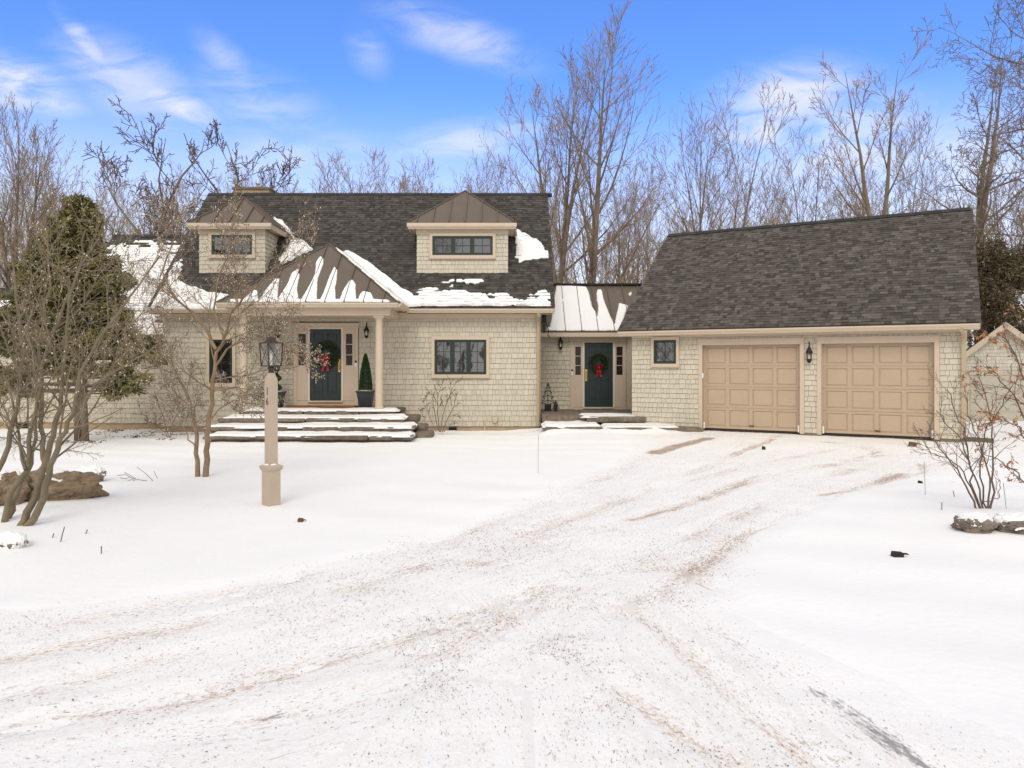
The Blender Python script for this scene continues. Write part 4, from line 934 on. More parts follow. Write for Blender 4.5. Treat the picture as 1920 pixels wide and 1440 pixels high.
def wall_lantern(name, label, fr, px, py0, py1, d0=.02):
    s_, ht = fr.uv(px, py0); _, hb = fr.uv(px, py1); H = ht - hb; o = fr.pt(s_, hb, d0)
    t = thing(name, label, 'wall lantern', o, math.atan2(fr.a.y, fr.a.x)); c = .14
    mb = MB(); mb.tube([(0, -.005, H * .45), (0, -.03, H * .45)], .045, 12)
    mb.tube([(0, -.02, H * .45), (0, -.06, H * .62), (0, -.08, H * .85), (0, -.10, H * .97), (0, -c, H * .98), (0, -c - .02, H * .9), (0, -c, H * .78)], .011, 6)
    mk(mb, 'bracket', 'black', t)
    mb = MB(); mb.lathe((0, -c, 0), [(.012, H * .80), (.02, H * .74), (.035, H * .70), (.05, H * .62), (.082, H * .50), (.082, H * .47), (.07, H * .46)], 14)
    mb.lathe((0, -c, 0), [(.012, 0), (.03, .02), (.055, .05), (.062, H * .17), (.05, H * .19)], 14)
    for i in range(4):
        a = i * 1.5708 + .785; mb.tube([(.062 * math.cos(a), -c + .062 * math.sin(a), H * .17), (.074 * math.cos(a), -c + .074 * math.sin(a), H * .47)], .005, 4)
    mk(mb, 'frame', 'black', t)
    mb = MB(); mb.lathe((0, -c, 0), [(.052, H * .18), (.064, H * .46)], 14); mk(mb, 'glass', 'clear', t)
    mb = MB(); mb.lathe((0, -c, 0), [(.013, H * .18), (.013, H * .34), (.004, H * .38)], 8); mk(mb, 'candle', 'candle', t)
    return t
wall_lantern('wall_lantern', 'black wall lantern between front door and right porch column', FM, 689, 605, 635)
wall_lantern('wall_lantern', 'black wall lantern left of the front door behind twigs', FM, 524, 605, 634)
wall_lantern('wall_lantern', 'small black wall lantern left of the side door', FB, 1050.5, 627, 656)
wall_lantern('wall_lantern', 'black wall lantern between the two garage doors', FG, 1519, 640, 681)
def wreath(name, label, fr, px, py, Rr, d, seed, bow):
    s_, h_ = fr.uv(px, py); t = thing(name, label, 'wreath', fr.pt(s_, h_, d), 0); rr = random.Random(seed); mb = MB()
    for i in range(2600):
        a = rr.uniform(0, 6.283); b = rr.uniform(0, 6.283); w_ = Rr * .22; r_ = Rr * .78 + w_ * math.cos(b); c = Vector((r_ * math.cos(a), -.04 + w_ * .6 * math.sin(b) - .02, r_ * math.sin(a)))
        d_ = Vector((math.cos(a) * math.cos(b) - .6 * math.sin(a), math.sin(b) * .7 - .2, math.sin(a) * math.cos(b) + .6 * math.cos(a))).normalized(); s2 = d_.cross(Vector((rr.uniform(-1, 1), rr.uniform(-1, 1), rr.uniform(-1, 1)))).normalized()
        L_ = rr.uniform(.03, .075); mb.add([c - s2 * .005, c + s2 * .005, c + d_ * L_ + s2 * .003, c + d_ * L_ - s2 * .003], [(0, 1, 2, 3)])
    mb.tube([(Rr * .78 * math.cos(a * .3), -.04, Rr * .78 * math.sin(a * .3)) for a in range(22)], .02, 6)
    mk(mb, 'greenery', 'pine', t)
    mb = MB(); z0_ = -Rr * bow[1]; x0_ = Rr * bow[0]
    for q in (-1, 1):
        for k_ in range(2):
            sz = .15 - .03 * k_; dz_ = .03 - .06 * k_
            ring = [Vector((x0_ + q * sz * (0.02 + .9 * math.sin(u)), -.12 - .03 * math.sin(2 * u), z0_ + dz_ + .07 * math.sin(u) * math.cos(u) * 1.4 + .01 * q)) for u in [j * math.pi / 9 for j in range(10)]]
            for a_, b_ in zip(ring[:-1], ring[1:]): mb.add([a_ + Vector((0, -.0, -.025)), b_ + Vector((0, 0, -.03)), b_ + Vector((0, -.05, .03)), a_ + Vector((0, -.05, .025))], [(0, 1, 2, 3)])
        tl = [Vector((x0_, -.12, z0_)), Vector((x0_ + q * .04, -.13, z0_ - .12)), Vector((x0_ + q * .05, -.10, z0_ - .22)), Vector((x0_ + q * .08, -.10, z0_ - bow[2]))]
        for a_, b_ in zip(tl[:-1], tl[1:]): mb.add([a_ - Vector((.028, 0, 0)), b_ - Vector((.03, 0, 0)), b_ + Vector((.03, .01, 0)), a_ + Vector((.028, .01, 0))], [(0, 1, 2, 3)])
    mb.lathe((x0_, -.14, z0_ - .035), [(.02, 0), (.04, .03), (.02, .07)], 8)
    mk(mb, 'bow', 'red', t); return t
wreath('wreath', 'large green wreath with long red bow on the front door', FM, 612, 665, .36, .03, 5, (-.0, .30, .36))
wreath('wreath', 'round green wreath with red bow on the side door', FB, 1122, 681, .27, .03, 6, (0.0, .55, .28))
# iron tree ornament by the side door
def iron_tree(name, label, x, y, z, H, W):
    t = thing(name, label, 'ornament', (x, y, z)); mb = MB(); out = []
    tiers = 4; zt = H
    L_ = [(0, H)]
    for k_ in range(tiers):
        zb = H - (k_ + 1) * (H * .72 / tiers); w_ = W * .5 * (k_ + 1.2) / (tiers + .2); L_ += [(w_, zb), (w_ * .55, zb + .01)]
    L_[-1] = (.05, L_[-2][1]); 
    for s_ in (-1, 1):
        mb.tube([(s_ * a, 0, b) for a, b in L_], .012, 5)
        for k_ in range(tiers): a, b = L_[1 + 2 * k_]; mb.tube([(s_ * a, 0, b), (0, 0, b + H * .12)], .008, 4)
        mb.tube([(s_ * W * .22, 0, 0), (s_ * W * .22, 0, H * .28)], .012, 5)
    mb.tube([(0, 0, 0), (0, 0, H)], .012, 5)
    mk(mb, 'frame', 'bronze', t)
    mb = MB(); mb.boxw(-W * .3, W * .3, -.08, .08, 0, .02); mb.boxw(-W * .22, W * .22, -.05, .05, .02, .22); mk(mb, 'base', 'black', t)
iron_tree('iron_tree', 'taller openwork iron tree ornament beside the side door wall', (1027.5 - 960) / F * 22.4, 22.4, .30, .86, .42)
iron_tree('iron_tree', 'small openwork iron ornament right of the taller iron tree', (1042 - 960) / F * 22.3, 22.3, .30, .33, .2)

# ---------------------------------------------------------------- lamp post
LPx, LPy = (508.5 - 960) / F * 9.0, 9.0; LZ = ground_z(LPx, LPy) - .01
LP = thing('lamp_post', 'tan square lamp post numbered 16 with a dark lantern, standing in the snowy yard', 'lamp post', (LPx, LPy, 0), R(45 + 3))
def zpy(py, Y=9.0): return CZ + (684 - py) / F * Y
def sqtaper(mb_, rings):     # (half width, z)
    vs_ = []; fs = []
    for h_, z in rings: vs_ += [(-h_, -h_, z), (h_, -h_, z), (h_, h_, z), (-h_, h_, z)]
    for j in range(len(rings) - 1):
        for i in range(4): q = (i + 1) % 4; fs.append((4 * j + i, 4 * j + q, 4 * j + 4 + q, 4 * j + 4 + i))
    fs.append((3, 2, 1, 0)); k_ = 4 * (len(rings) - 1); fs.append((k_, k_ + 1, k_ + 2, k_ + 3)); mb_.add(vs_, fs)
mb = MB(); sqtaper(mb, [(.0565, zpy(885)), (.0565, zpy(713)), (.03, zpy(699))]); mk(mb, 'post', 'post', LP, bevel=.003)
mb = MB(); sqtaper(mb, [(.080, LZ - .1), (.080, zpy(882)), ]); sqtaper(mb, [(.085, zpy(882)), (.104, zpy(876)), (.104, zpy(873.5)), (.075, zpy(871))]); mk(mb, 'base', 'post', LP, bevel=.003)
mb = MB(); mb.lathe((0, 0, zpy(871)), [(.10, 0), (.085, .012), (.06, .014)], 4); mk(mb, 'snow', 'snow', LP)
for ch_, py_, sz in (('1', 740, .135), ('6', 758.5, .125)):
    cu = bpy.data.curves.new('numeral', 'FONT'); cu.body = ch_; cu.size = sz; cu.align_x = 'CENTER'; cu.extrude = .002; cu.offset = -.0012
    to = bpy.data.objects.new('numeral', cu); COL.objects.link(to)
    dg = bpy.context.evaluated_depsgraph_get(); me = bpy.data.meshes.new_from_object(to.evaluated_get(dg)); bpy.data.objects.remove(to)
    me.materials.clear(); me.materials.append(MT['bronze']); no = bpy.data.objects.new('numeral', me); COL.objects.link(no); no.parent = LP
    no.rotation_euler = (R(90), 0, R(-90)); no.location = (-.0585, -.008, zpy(py_)); no['label'] = 'dark house number ' + ch_
zl0, zl1 = zpy(686), zpy(643); hb_, htp = .085, .098
mb = MB()
cs = [(-1, -1), (1, -1), (1, 1), (-1, 1)]
for z, h_ in ((zl0, hb_), (zl1, htp)):
    for i in range(4): a, b = cs[i], cs[(i + 1) % 4]; mb.tube([(a[0] * h_, a[1] * h_, z), (b[0] * h_, b[1] * h_, z)], .0075, 5)
for i in range(4):
    a, b = cs[i], cs[(i + 1) % 4]; mb.tube([(a[0] * hb_, a[1] * hb_, zl0), (a[0] * htp, a[1] * htp, zl1)], .0075, 5)
    mb.tube([(a[0] * hb_, a[1] * hb_, zl0), (b[0] * htp, b[1] * htp, zl1)], .0045, 4); mb.tube([(b[0] * hb_, b[1] * hb_, zl0), (a[0] * htp, a[1] * htp, zl1)], .0045, 4)
mb.lathe((0, 0, 0), [(.035, zpy(699)), (.03, zpy(694)), (.045, zpy(690)), (.02, zl0)], 12)
for s_ in (-1, 1): mb.boxw(-.085, .085, s_ * .012 - .006, s_ * .012 + .006, zl0 - .004, zl0 + .006); mb.boxw(s_ * .012 - .006, s_ * .012 + .006, -.085, .085, zl0 - .005, zl0 + .005)
sqtaper(mb, [(.035, zl1 - .01), (.045, zl1 + .005), (.04, zl1 + .02), (.04, zl1 + .065), (.025, zl1 + .07), (.018, zl1 + .075)])
for a in cs: mb.tube([(a[0] * htp, a[1] * htp, zl1), (a[0] * .03, a[1] * .03, zl1 + .02)], .006, 4); mb.tube([(a[0] * .035, a[1] * .035, zl1 + .06), (a[0] * .045, a[1] * .045, zl1 + .10)], .005, 4)
mb.lathe((0, 0, 0), [(.026, zl1 - .09), (.03, zl1 - .05), (.022, zl1 - .01)], 10)
lant = mk(mb, 'lantern', 'bronze', LP)
mb = MB()
for i in range(4):
    a, b = cs[i], cs[(i + 1) % 4]; mb.add([(a[0] * (hb_ - .003), a[1] * (hb_ - .003), zl0), (b[0] * (hb_ - .003), b[1] * (hb_ - .003), zl0), (b[0] * (htp - .003), b[1] * (htp - .003), zl1), (a[0] * (htp - .003), a[1] * (htp - .003), zl1)], [(0, 1, 2, 3)])
mk(mb, 'glass', 'clear', lant)
mb = MB(); mb.lathe((0, 0, zl0), [(.013, 0), (.013, .10), (.014, .11), (.008, .14), (.002, .155)], 10); mk(mb, 'candle', 'candle', lant)

# ---------------------------------------------------------------- shed beyond the garage
SHY = 32.0; gS = P(1850, 795, SHY).z
pk = P(1885, 605, SHY); SH = thing('outbuilding', 'small gabled outbuilding with pale shingles beyond the right end of the garage', 'shed', (pk.x, SHY, gS))
hwS = 2.35; FSH = Fr((pk.x, SHY, 0), (ca, -sa, 0), Z0); zpS = pk.z; slS = .86; IV = Vector((-pk.x, -SHY, -gS))
def sprt(mb_, n_, m_, par=None): 
    o = mb_.build(n_, m_, par or SH)
    if par is None: o.location = IV
    return o
ev = zpS - slS * hwS
def sp_(x_, z_, d_): return FSH.pt(x_, z_, -d_)
mb = MB(); w_ = hwS - .25
mb.add([sp_(-w_, gS - .4, .06), sp_(w_, gS - .4, .06), sp_(w_, gS - .4, 6), sp_(-w_, gS - .4, 6), sp_(-w_, ev + .1, .06), sp_(w_, ev + .1, .06), sp_(w_, ev + .1, 6), sp_(-w_, ev + .1, 6), sp_(0, zpS - .12, .06), sp_(0, zpS - .12, 6)],
       [(0, 1, 5, 8, 4), (3, 7, 9, 6, 2), (0, 4, 7, 3), (1, 2, 6, 5), (4, 8, 9, 7), (5, 6, 9, 8)])
sprt(mb, 'wall_body', 'back')
mb = MB(); sh0 = FSH.uv(1817, 703); sh1 = (sh0[0] + 3.0, 0)
lap(mb, FSH, -hwS + .25, hwS - .25, gS - .1, zpS - .15, .15, prof=lambda h_: (max(-hwS + .25, -(zpS - .12 - h_) / slS), min(hwS - .25, (zpS - .12 - h_) / slS)), holes=[(sh0[0], sh1[0], gS - 1, sh0[1])])
sprt(mb, 'wall', 'shedside')
mb = MB(); mb.box(FSH, sh0[0] - .1, sh0[0], gS, sh0[1] + .12, 0, .04); mb.box(FSH, sh1[0], sh1[0] + .1, gS, sh0[1] + .12, 0, .04); mb.box(FSH, sh0[0], sh1[0], sh0[1], sh0[1] + .12, 0, .04); sprt(mb, 'door_trim', 'trim')
mb = MB(); mb.box(FSH, sh0[0], sh1[0], gS, sh0[1], -.05, .0)
for k_ in range(4):
    hh = (sh0[1] - gS) / 4; mb.box(FSH, sh0[0] + .05, sh1[0] - .05, gS + k_ * hh + .012, gS + (k_ + 1) * hh - .012, 0.0, .015)
sprt(mb, 'door', 'sheddoor')
aS = math.atan(slS)
for q in (-1, 1):
    u = FSH.a * (-q * math.cos(aS)) + Vector((0, 0, math.sin(aS))); o_ = FSH.pt(q * hwS, ev, .3); fr = Fr(o_, FSH.n * -q, u); ls = hwS / math.cos(aS)
    mb = MB(); a, b = sorted((0, q * 6.6)); mb.slab(fr, [(a, 0), (b, 0), (b, ls), (a, ls)], -.1, 0.02); r_ = sprt(mb, 'roof', 'asphalt_m')
    mb = MB(); a, b = sorted((0, -q * .04)); mb.box(fr, a, b, -.02, ls, -.20, .015); mb.build('rake_board', 'trim', r_)
    mb = MB(); a, b = sorted((q * .02, q * .28)); mb.box(fr, a, b, 0, ls, -.13, -.101); mb.build('soffit', 'trim', r_)

# ---------------------------------------------------------------- boulders, sticks, stakes
def boulder(name, label, c, dims, seed, m='rock', rz=0, cap=.1, capn=.35):
    import bmesh
    t = thing(name, label, 'boulder', c, rz); bm = bmesh.new(); bmesh.ops.create_icosphere(bm, subdivisions=5, radius=1); dx_, dy_, dz_ = dims
    mb = MB(); cp = MB()
    vs_ = []; ns = []
    for v in bm.verts:
        p = v.co.copy(); p = Vector([math.copysign(abs(q) ** .75, q) for q in p]); n3 = Vector((seed * 3.1, seed, 0))
        f_ = 1 + .30 * mn.noise(p * 1.3 + n3) + .16 * mn.noise(p * 3.2 + n3) + .09 * mn.noise(p * 8 + n3) + .05 * mn.noise(p * 18 + n3)
        vs_.append(Vector((p.x * f_ * dx_, p.y * f_ * dy_, p.z * f_ * dz_))); ns.append(v.co.z + .45 * mn.noise(p * 2.1 + n3 * 2) + .25 * mn.noise(p * 6 + n3))
    fs = [tuple(v.index for v in f_.verts) for f_ in bm.faces]; mb.add(vs_, fs); mk(mb, 'rock', m, t)
    cv = []
    for v, nz_ in zip(vs_, ns):
        k_ = max(0.0, min(1.0, (nz_ - capn) / .22)); k_ = k_ * k_ * (3 - 2 * k_); off = -.03 + (cap * .45 + .03) * k_
        cv.append(v + Vector((v.x * .02, v.y * .02, 0)) * k_ + Vector((0, 0, off)))
    cf = [f_ for f_ in fs if max(ns[i] for i in f_) > capn - .05]; cp.add(cv, cf); mk(cp, 'snow_cap', 'snow', t, smooth=True); bm.free()
g = GP
def B(px, py, name, label, w_px, h_px, dep, seed, m='rock', rz=0, cap=.1, capn=.35, dz=0):
    p = GP(px, py); k_ = p.y / F; boulder(name, label, (p.x, p.y + dep * .6, ground_z(p.x, p.y) + h_px * k_ * .28 + dz), (w_px * k_ / 2, dep, h_px * k_ / 2), seed, m, rz, cap, capn)
B(95, 952, 'boulder', 'long low mossy brown boulder behind the many-stemmed tree at left', 150, 62, .26, 3, 'rock', R(8), .045, .92)
B(-10, 965, 'boulder', 'brown boulder cut by the left edge of the photo', 76, 70, .26, 8, 'rock', 0, .06, .85)
B(165, 905, 'boulder', 'small rock tip poking through snow right of the long boulder', 52, 32, .12, 12, 'rock2', R(-20), .07, .3)
B(12, 1030, 'boulder', 'small snow-covered rock at the foot of the many-stemmed tree', 58, 30, .10, 21, 'rock2', 0, .08, .10, dz=-.02)
B(1838, 1004, 'boulder', 'grey-brown boulder with snow cap below the right shrub', 66, 32, .15, 31, 'rock2', 0, .05, .62)
B(1925, 1006, 'boulder', 'snow-covered boulder cut by the right edge of the photo', 80, 34, .18, 37, 'rock2', 0, .07, .45)
def stick(px, py, pts, r, name, label, cat, m):
    p = GP(px, py); z = ground_z(p.x, p.y); mb = MB(); k_ = p.y / F
    for l in pts: mb.tube([((a) * k_, (c if len(q) > 2 else 0) if False else (q[2] if len(q) > 2 else 0) * k_, -b * k_ ) for q in l for a, b in (q[:2],)], r, 5)
    o = mb.build(name, m); o.location = (p.x, p.y, z); return tag(o, label, cat)
stick(1009, 886, [[(0, 4), (0, -36), (1, -72)]], .004, 'snow_stake', 'thin green snow stake at the left edge of the drive', 'stake', 'stake')
stick(1735, 932, [[(0, 4), (-1, -32), (-2, -64)]], .004, 'snow_stake', 'thin pale snow stake right of the drive near the shrub', 'stake', 'stake')
stick(1887, 965, [[(0, 4), (-3, -24), (-6, -48)]], .004, 'snow_stake', 'short pale stake right of the right shrub', 'stake', 'stake')
for i, (px, py, h_, le, lab) in enumerate(((113, 1018, 28, 8, 'longest bare stick standing in snow in front of the left tree'), (160, 1005, 8, 4, 'short dark stick in snow beside the longer one'), (190, 1038, 14, 0, 'thin pale stick alone in the snow nearest the drive'), (98, 1012, 8, 3, 'tiny twig in snow at the foot of the left tree'), (1766, 968, 16, 0, 'short dark twig in snow left of the right shrub'), (1790, 936, 12, -3, 'thin twig in snow just left of the right shrub stems'))):
    stick(px, py, [[(0, 3), (le * .5, -h_ * .5), (le, -h_)]], .005, 'stick', lab, 'stick', 'shrub')
stick(255, 902, [[(20, 0), (-5, -4), (-20, -12), (-35, -10)], [(-5, -4), (-22, 2), (-34, 0)], [(0, -3), (-10, -10), (-22, -16)], [(-2, -2), (-12, 4)], [(32, 0), (18, -14), (2, -26)], [(40, -4), (34, -18)], [(4, 2), (-2, 14), (-6, 18)], [(20, -1), (10, 3), (-4, 1)], [(-12, -7), (-20, -4), (-30, -6)]], .004, 'broken_branch', 'purplish fallen branch lying on the snow between the left trees', 'branch', 'shrub')
def chunk(px, py, w_, h_, name, label, cat, seed, m='black', tail=True):
    p = GP(px, py); k_ = p.y / F; z = ground_z(p.x, p.y) if sdpoly(np.array([p.x]), np.array([p.y]), DRIVE)[0] < 0 else dz_at(p.x, p.y)
    mb = MB(); W = w_ * k_; H = h_ * k_
    mb.add([(-W / 2, -.02, -.01), (W * .1, -.03, -.01), (W * .14, .04, -.01), (-W / 2, .05, -.01), (-W * .44, -.015, H), (W * .06, -.02, H * .85), (W * .1, .035, H * .9), (-W * .46, .04, H * 1.05)], [(0, 3, 2, 1), (4, 5, 6, 7), (0, 1, 5, 4), (1, 2, 6, 5), (2, 3, 7, 6), (3, 0, 4, 7)])
    if tail: mb.tube([(W * .08, 0, H * .6), (W * .35, .01, H * .55), (W * .5, .015, H * .3)], [H * .28, H * .2, H * .08], 6)
    o = mb.build(name, m, bevel=.003); o.location = (p.x, p.y, z); return tag(o, label, cat)
chunk(1690, 1045, 32, 9, 'bark_chunk', 'dark chunk of bark with a tapering end on snow right of the drive', 'bark', 1)
chunk(1728, 906, 9, 5, 'bark_chunk', 'tiny dark bark bit by the right snow stake', 'bark', 2, tail=False)
chunk(566, 977, 16, 6, 'bark_chunk', 'dark leaf bit on snow right of the lamp post', 'bark', 3, 'litter')
chunk(1434, 841, 9, 6, 'stone_bit', 'small dark stone on the drive before the left garage door', 'stone', 4, 'black', tail=False)
chunk(1716, 835, 22, 8, 'leaf_clump', 'dark leaf clump by the right end of the right garage door', 'leaves', 5, 'litter')
mb = MB(); a = GP(1752, 822); b = GP(1862, 829); fr_ = Fr((a.x, a.y, 0), (b - a), Z0); L_ = (b - a).length
mb.box(fr_, 0, L_, -.05, .075, -.08, .0); mb.box(fr_, 0, L_ * .5, .0755, .10, -.075, -.01); tag(mb.build('edging_timber', 'stone'), 'low dark edging timber in snow at the garage right corner', 'timber')
# ---------------------------------------------------------------- trees
UP = Vector((0, 0, 1))
def grow(out, p, d, L, r, lvl, prm, rr):
    n = prm['n'][lvl]; wob = prm['wob'][lvl]; tr = prm['trop'][lvl]; pts = [p.copy()]; rad = [r]; dirs = [d.copy()]
    tip = prm['tip'][lvl]; step = L / n
    for i in range(n):
        d = (d + Vector((rr.gauss(0, wob), rr.gauss(0, wob), rr.gauss(0, wob) + tr))).normalized(); p = p + d * step
        pts.append(p.copy()); rad.append(max(r * (1 - (1 - tip) * (i + 1) / n), prm['rmin'])); dirs.append(d.copy())
    out[lvl].append((pts, rad)); spawn(out, pts, rad, dirs, L, lvl, prm, rr)
def spawn(out, pts, rad, dirs, L, lvl, prm, rr, t0=None, count=None):
    if lvl + 1 >= len(prm['n']): return
    k = count if count is not None else prm['kids'][lvl]; k = max(1, int(k * rr.uniform(.8, 1.2))); az = rr.uniform(0, 6.28); n = len(pts) - 1
    a0 = prm['start'][lvl] if t0 is None else t0
    for j in range(k):
        t = a0 + (1 - a0) * (j + rr.random() * .8) / k; t = min(t, .995); f = t * n; i = int(f); f -= i
        q = pts[i].lerp(pts[i + 1], f); dd = dirs[min(i + 1, n)]; az += 2.4 + rr.uniform(-.5, .5); ang = R(prm['ang'][lvl] + rr.gauss(0, prm['angv'][lvl]))
        s = dd.cross(Vector((math.cos(az), math.sin(az), .3))); 
        if s.length < .05: continue
        s.normalize(); nd = (dd * math.cos(ang) + s * math.sin(ang)).normalized()
        Lc = L * prm['ratio'][lvl] * (1 - prm['fall'][lvl] * t) * rr.uniform(.65, 1.2); rc = max((rad[i] + (rad[i + 1] - rad[i]) * f) * prm['rr'][lvl], prm['rmin'])
        grow(out, q, nd, Lc, rc, lvl + 1, prm, rr)
def tubes(polys, sides):
    mb_ = MB()
    cs_ = [(math.cos(2 * math.pi * j / sides), math.sin(2 * math.pi * j / sides)) for j in range(sides)]
    V = mb_.v; Fc = mb_.f
    for pts, rad in polys:
        k = len(pts); b = len(V); t = pts[-1] - pts[0]
        for i in range(k):
            t = pts[min(i + 1, k - 1)] - pts[max(i - 1, 0)]
            if t.length < 1e-7: t = UP.copy()
            ref = Vector((1, .13, .07)) if abs(t.x) < .75 * t.length else Vector((.05, 1, .1)); x = t.cross(ref).normalized(); y = t.cross(x).normalized(); r = rad[i]; p = pts[i]
            for c, s in cs_: V.append((p.x + (x.x * c + y.x * s) * r, p.y + (x.y * c + y.y * s) * r, p.z + (x.z * c + y.z * s) * r))
        for i in range(k - 1):
            o = b + i * sides
            for j in range(sides): q = (j + 1) % sides; Fc.append((o + j, o + q, o + sides + q, o + sides + j))
    return mb_
FOR = dict(n=[11, 7, 5, 3, 2], wob=[.03, .05, .05, .06, .08], trop=[.02, .07, .06, .05, .03], tip=[.05, .08, .15, .3, .6], kids=[20, 7, 4, 3], start=[.22, .15, .12, .12], ang=[34, 29, 25, 22], angv=[8, 9, 10, 10],
           ratio=[.52, .52, .60, .72], fall=[.60, .45, .4, .3], rr=[.50, .60, .60, .7], rmin=.0072)
def forest_mesh(seed, H, r0, prm, forks=0, lean=0.0, fork_at=.35, fork_ang=16):
    rr = random.Random(seed); out = [[] for _ in prm['n']]; d = Vector((lean, rr.uniform(-.05, .05), 1)).normalized()
    if forks:
        n = 5; p = Vector((0, 0, -.3)); pts = [p]; rad = [r0]; dirs = [d]
        for i in range(n): d = (d + Vector((rr.gauss(0, .03), rr.gauss(0, .03), .02))).normalized(); p = p + d * (H * fork_at / n); pts.append(p); rad.append(r0 * (1 - .22 * (i + 1) / n)); dirs.append(d)
        out[0].append((pts, rad)); az = rr.uniform(0, 3)
        for k in range(forks):
            az += 6.283 / forks; a = R(fork_ang + rr.uniform(-4, 4)); nd = Vector((math.cos(az) * math.sin(a), math.sin(az) * math.sin(a) * .7, math.cos(a))) + d * .3
            p2 = dict(prm); p2['start'] = [.12] + prm['start'][1:]; p2['kids'] = [max(6, int(prm['kids'][0] * 1.5 / forks))] + prm['kids'][1:]
            grow(out, pts[-1] - d * .1, nd.normalized(), H * (1 - fork_at) * rr.uniform(.85, 1.05), r0 * .62, 0, p2, rr)
    else: grow(out, Vector((0, 0, -.3)), d, H, r0, 0, prm, rr)
    tb = tubes(out[0], 9); t1 = tubes(out[1], 6); tb.add(t1.v, t1.f); cr = tubes(out[2], 4)
    for l in out[3:]: c = tubes(l, 3); cr.add(c.v, c.f)
    return tb, cr
def mesh_of(mb_, name, m, smooth=True):
    me = bpy.data.meshes.new(name); me.from_pydata(mb_.v, [], mb_.f); me.update()
    if smooth: me.shade_smooth()
    me.materials.append(MT[m]); return me
VAR = []
def add_var(seed, H, r0, tm='bark', cm='twig', **k):
    prm = dict(FOR); prm.update(k.pop('prm', {})); tb, cr = forest_mesh(seed, H, r0, prm, **k); VAR.append((mesh_of(tb, 'trunk', tm), mesh_of(cr, 'crown', cm, False), sorted(v[2] for v in cr.v)[int(len(cr.v) * .997)]))
add_var(1, 18, .30, prm=dict(kids=[26, 8, 4, 3], rmin=.009, wob=[.012, .05, .05, .06, .08], ang=[36, 29, 25, 22], fall=[.68, .45, .4, .3]))                                # 0 big maple
add_var(2, 16, .26, forks=3, prm=dict(kids=[22, 8, 4, 3], rmin=.009))                         # 1 forked
add_var(3, 15, .17)                                                                         # 2 slender
add_var(4, 14, .15, forks=2, fork_at=.25, fork_ang=9)                                       # 3 twin
add_var(5, 15, .19, forks=2, fork_at=.45, fork_ang=17, prm=dict(kids=[13, 7, 5, 3]))        # 4 V fork
add_var(6, 13, .14, prm=dict(ang=[28, 28, 28, 26], trop=[.02, .14, .09, .06, .03]))         # 5 vase
add_var(7, 12, .15, forks=4, fork_at=.12, fork_ang=15)                                      # 6 multi stem vase
add_var(8, 9, .15, tm='bark', cm='twigdark', forks=3, fork_at=.30, fork_ang=40, prm=dict(wob=[.16, .18, .18, .18, .18], trop=[.05, .05, .06, .05, .03], ang=[50, 48, 42, 36], kids=[12, 6, 5, 3], rmin=.010))  # 7 orchard
add_var(9, 14, .24, cm='twigdark', forks=2, fork_at=.42, fork_ang=20, prm=dict(wob=[.05, .12, .14, .15, .16], ang=[55, 50, 42, 35], trop=[.02, .02, .03, .03, .02], ratio=[.55, .5, .5, .5], kids=[18, 8, 6, 3]))                # 8 spreading right
add_var(10, 6, .035, prm=dict(n=[6, 4, 3, 2], wob=[.06, .1, .12, .14], trop=[.03, .07, .05, .03], tip=[.3, .3, .4, .5], kids=[16, 6, 4], start=[.1, .1, .1], ang=[35, 35, 35], angv=[9, 9, 9], ratio=[.4, .5, .5], fall=[.4, .4, .3], rr=[.6, .6, .6]))  # 9 sapling
rt = random.Random(42)
def tree(v, px, Y, top, label, name='bare_tree', group=None, rz=None, cat='tree', sx=1.0):
    tm, cm, H = VAR[v]; x = (px - 960) / F * Y; gz_ = float(gz(x, Y)); s = (CZ + (684 - top - (14 if px > 900 else 24)) / F * Y - gz_) / H
    t = thing(name, label, cat, (x, Y, gz_), rt.uniform(0, 6.28) if rz is None else rz, group); t.scale = (s * sx, s * sx, s)
    for me, nm in ((tm, 'trunk'), (cm, 'crown')):
        o = bpy.data.objects.new(nm, me); COL.objects.link(o); o.parent = t
    return t
W = 'woods behind the house'
tree(0, 1096, 36, 32, 'tallest bare tree with a thick straight trunk, rising behind the side door roof', rz=.4)
tree(1, 1058, 37, 95, 'thick bare tree leaning left beside the tallest tree behind the side door roof', rz=2.2, sx=.85)
tree(2, 985, 43, 215, 'slender bare tree just left of the two thick trees', rz=3.9, sx=.9)
tree(5, 1158, 41, 320, 'slender bare tree directly right of the tallest tree', rz=1)
tree(2, 1182, 40, 300, 'low bare tree showing above the gap left of the garage roof', rz=2)
tree(2, 1292, 38, 118, 'narrow tall bare tree above the left end of the garage ridge', rz=1.1, sx=.8)
tree(6, 1345, 37, 140, 'bushy vase-shaped bare tree above the left half of the garage ridge', rz=.3, sx=1.0)
tree(5, 1440, 43, 300, 'low feathery bare tree beside a white cloud above the garage', rz=.7)
tree(3, 1522, 42, 190, 'thin twin-stemmed bare tree above the middle of the garage ridge', rz=1.8, sx=.9)
tree(4, 1636, 36, 58, 'tall bare tree forked in a V above the garage ridge', rz=.0)
tree(5, 1697, 42, 180, 'slim bare tree just right of the V-forked tree', rz=2.7)
tree(8, 1842, 41, 55, 'tall spreading bare tree standing right of the garage roof end', rz=.2, sx=1.0)
tree(8, 2010, 23, -160, 'near bare tree whose branches reach in from the upper right corner', rz=2.4, sx=1.05)
tree(3, 1893, 43, 215, 'thin bare tree right of the tall spreading tree', rz=2.4)
tree(1, 26, 27, 160, 'large bare tree with thick trunk near the left edge', rz=.9, sx=.8)
tree(5, 80, 33, 225, 'slender bare tree right of the thick left edge tree', rz=.5)
tree(6, 165, 38, 265, 'bushy bare tree above the dark evergreen', rz=1.9)
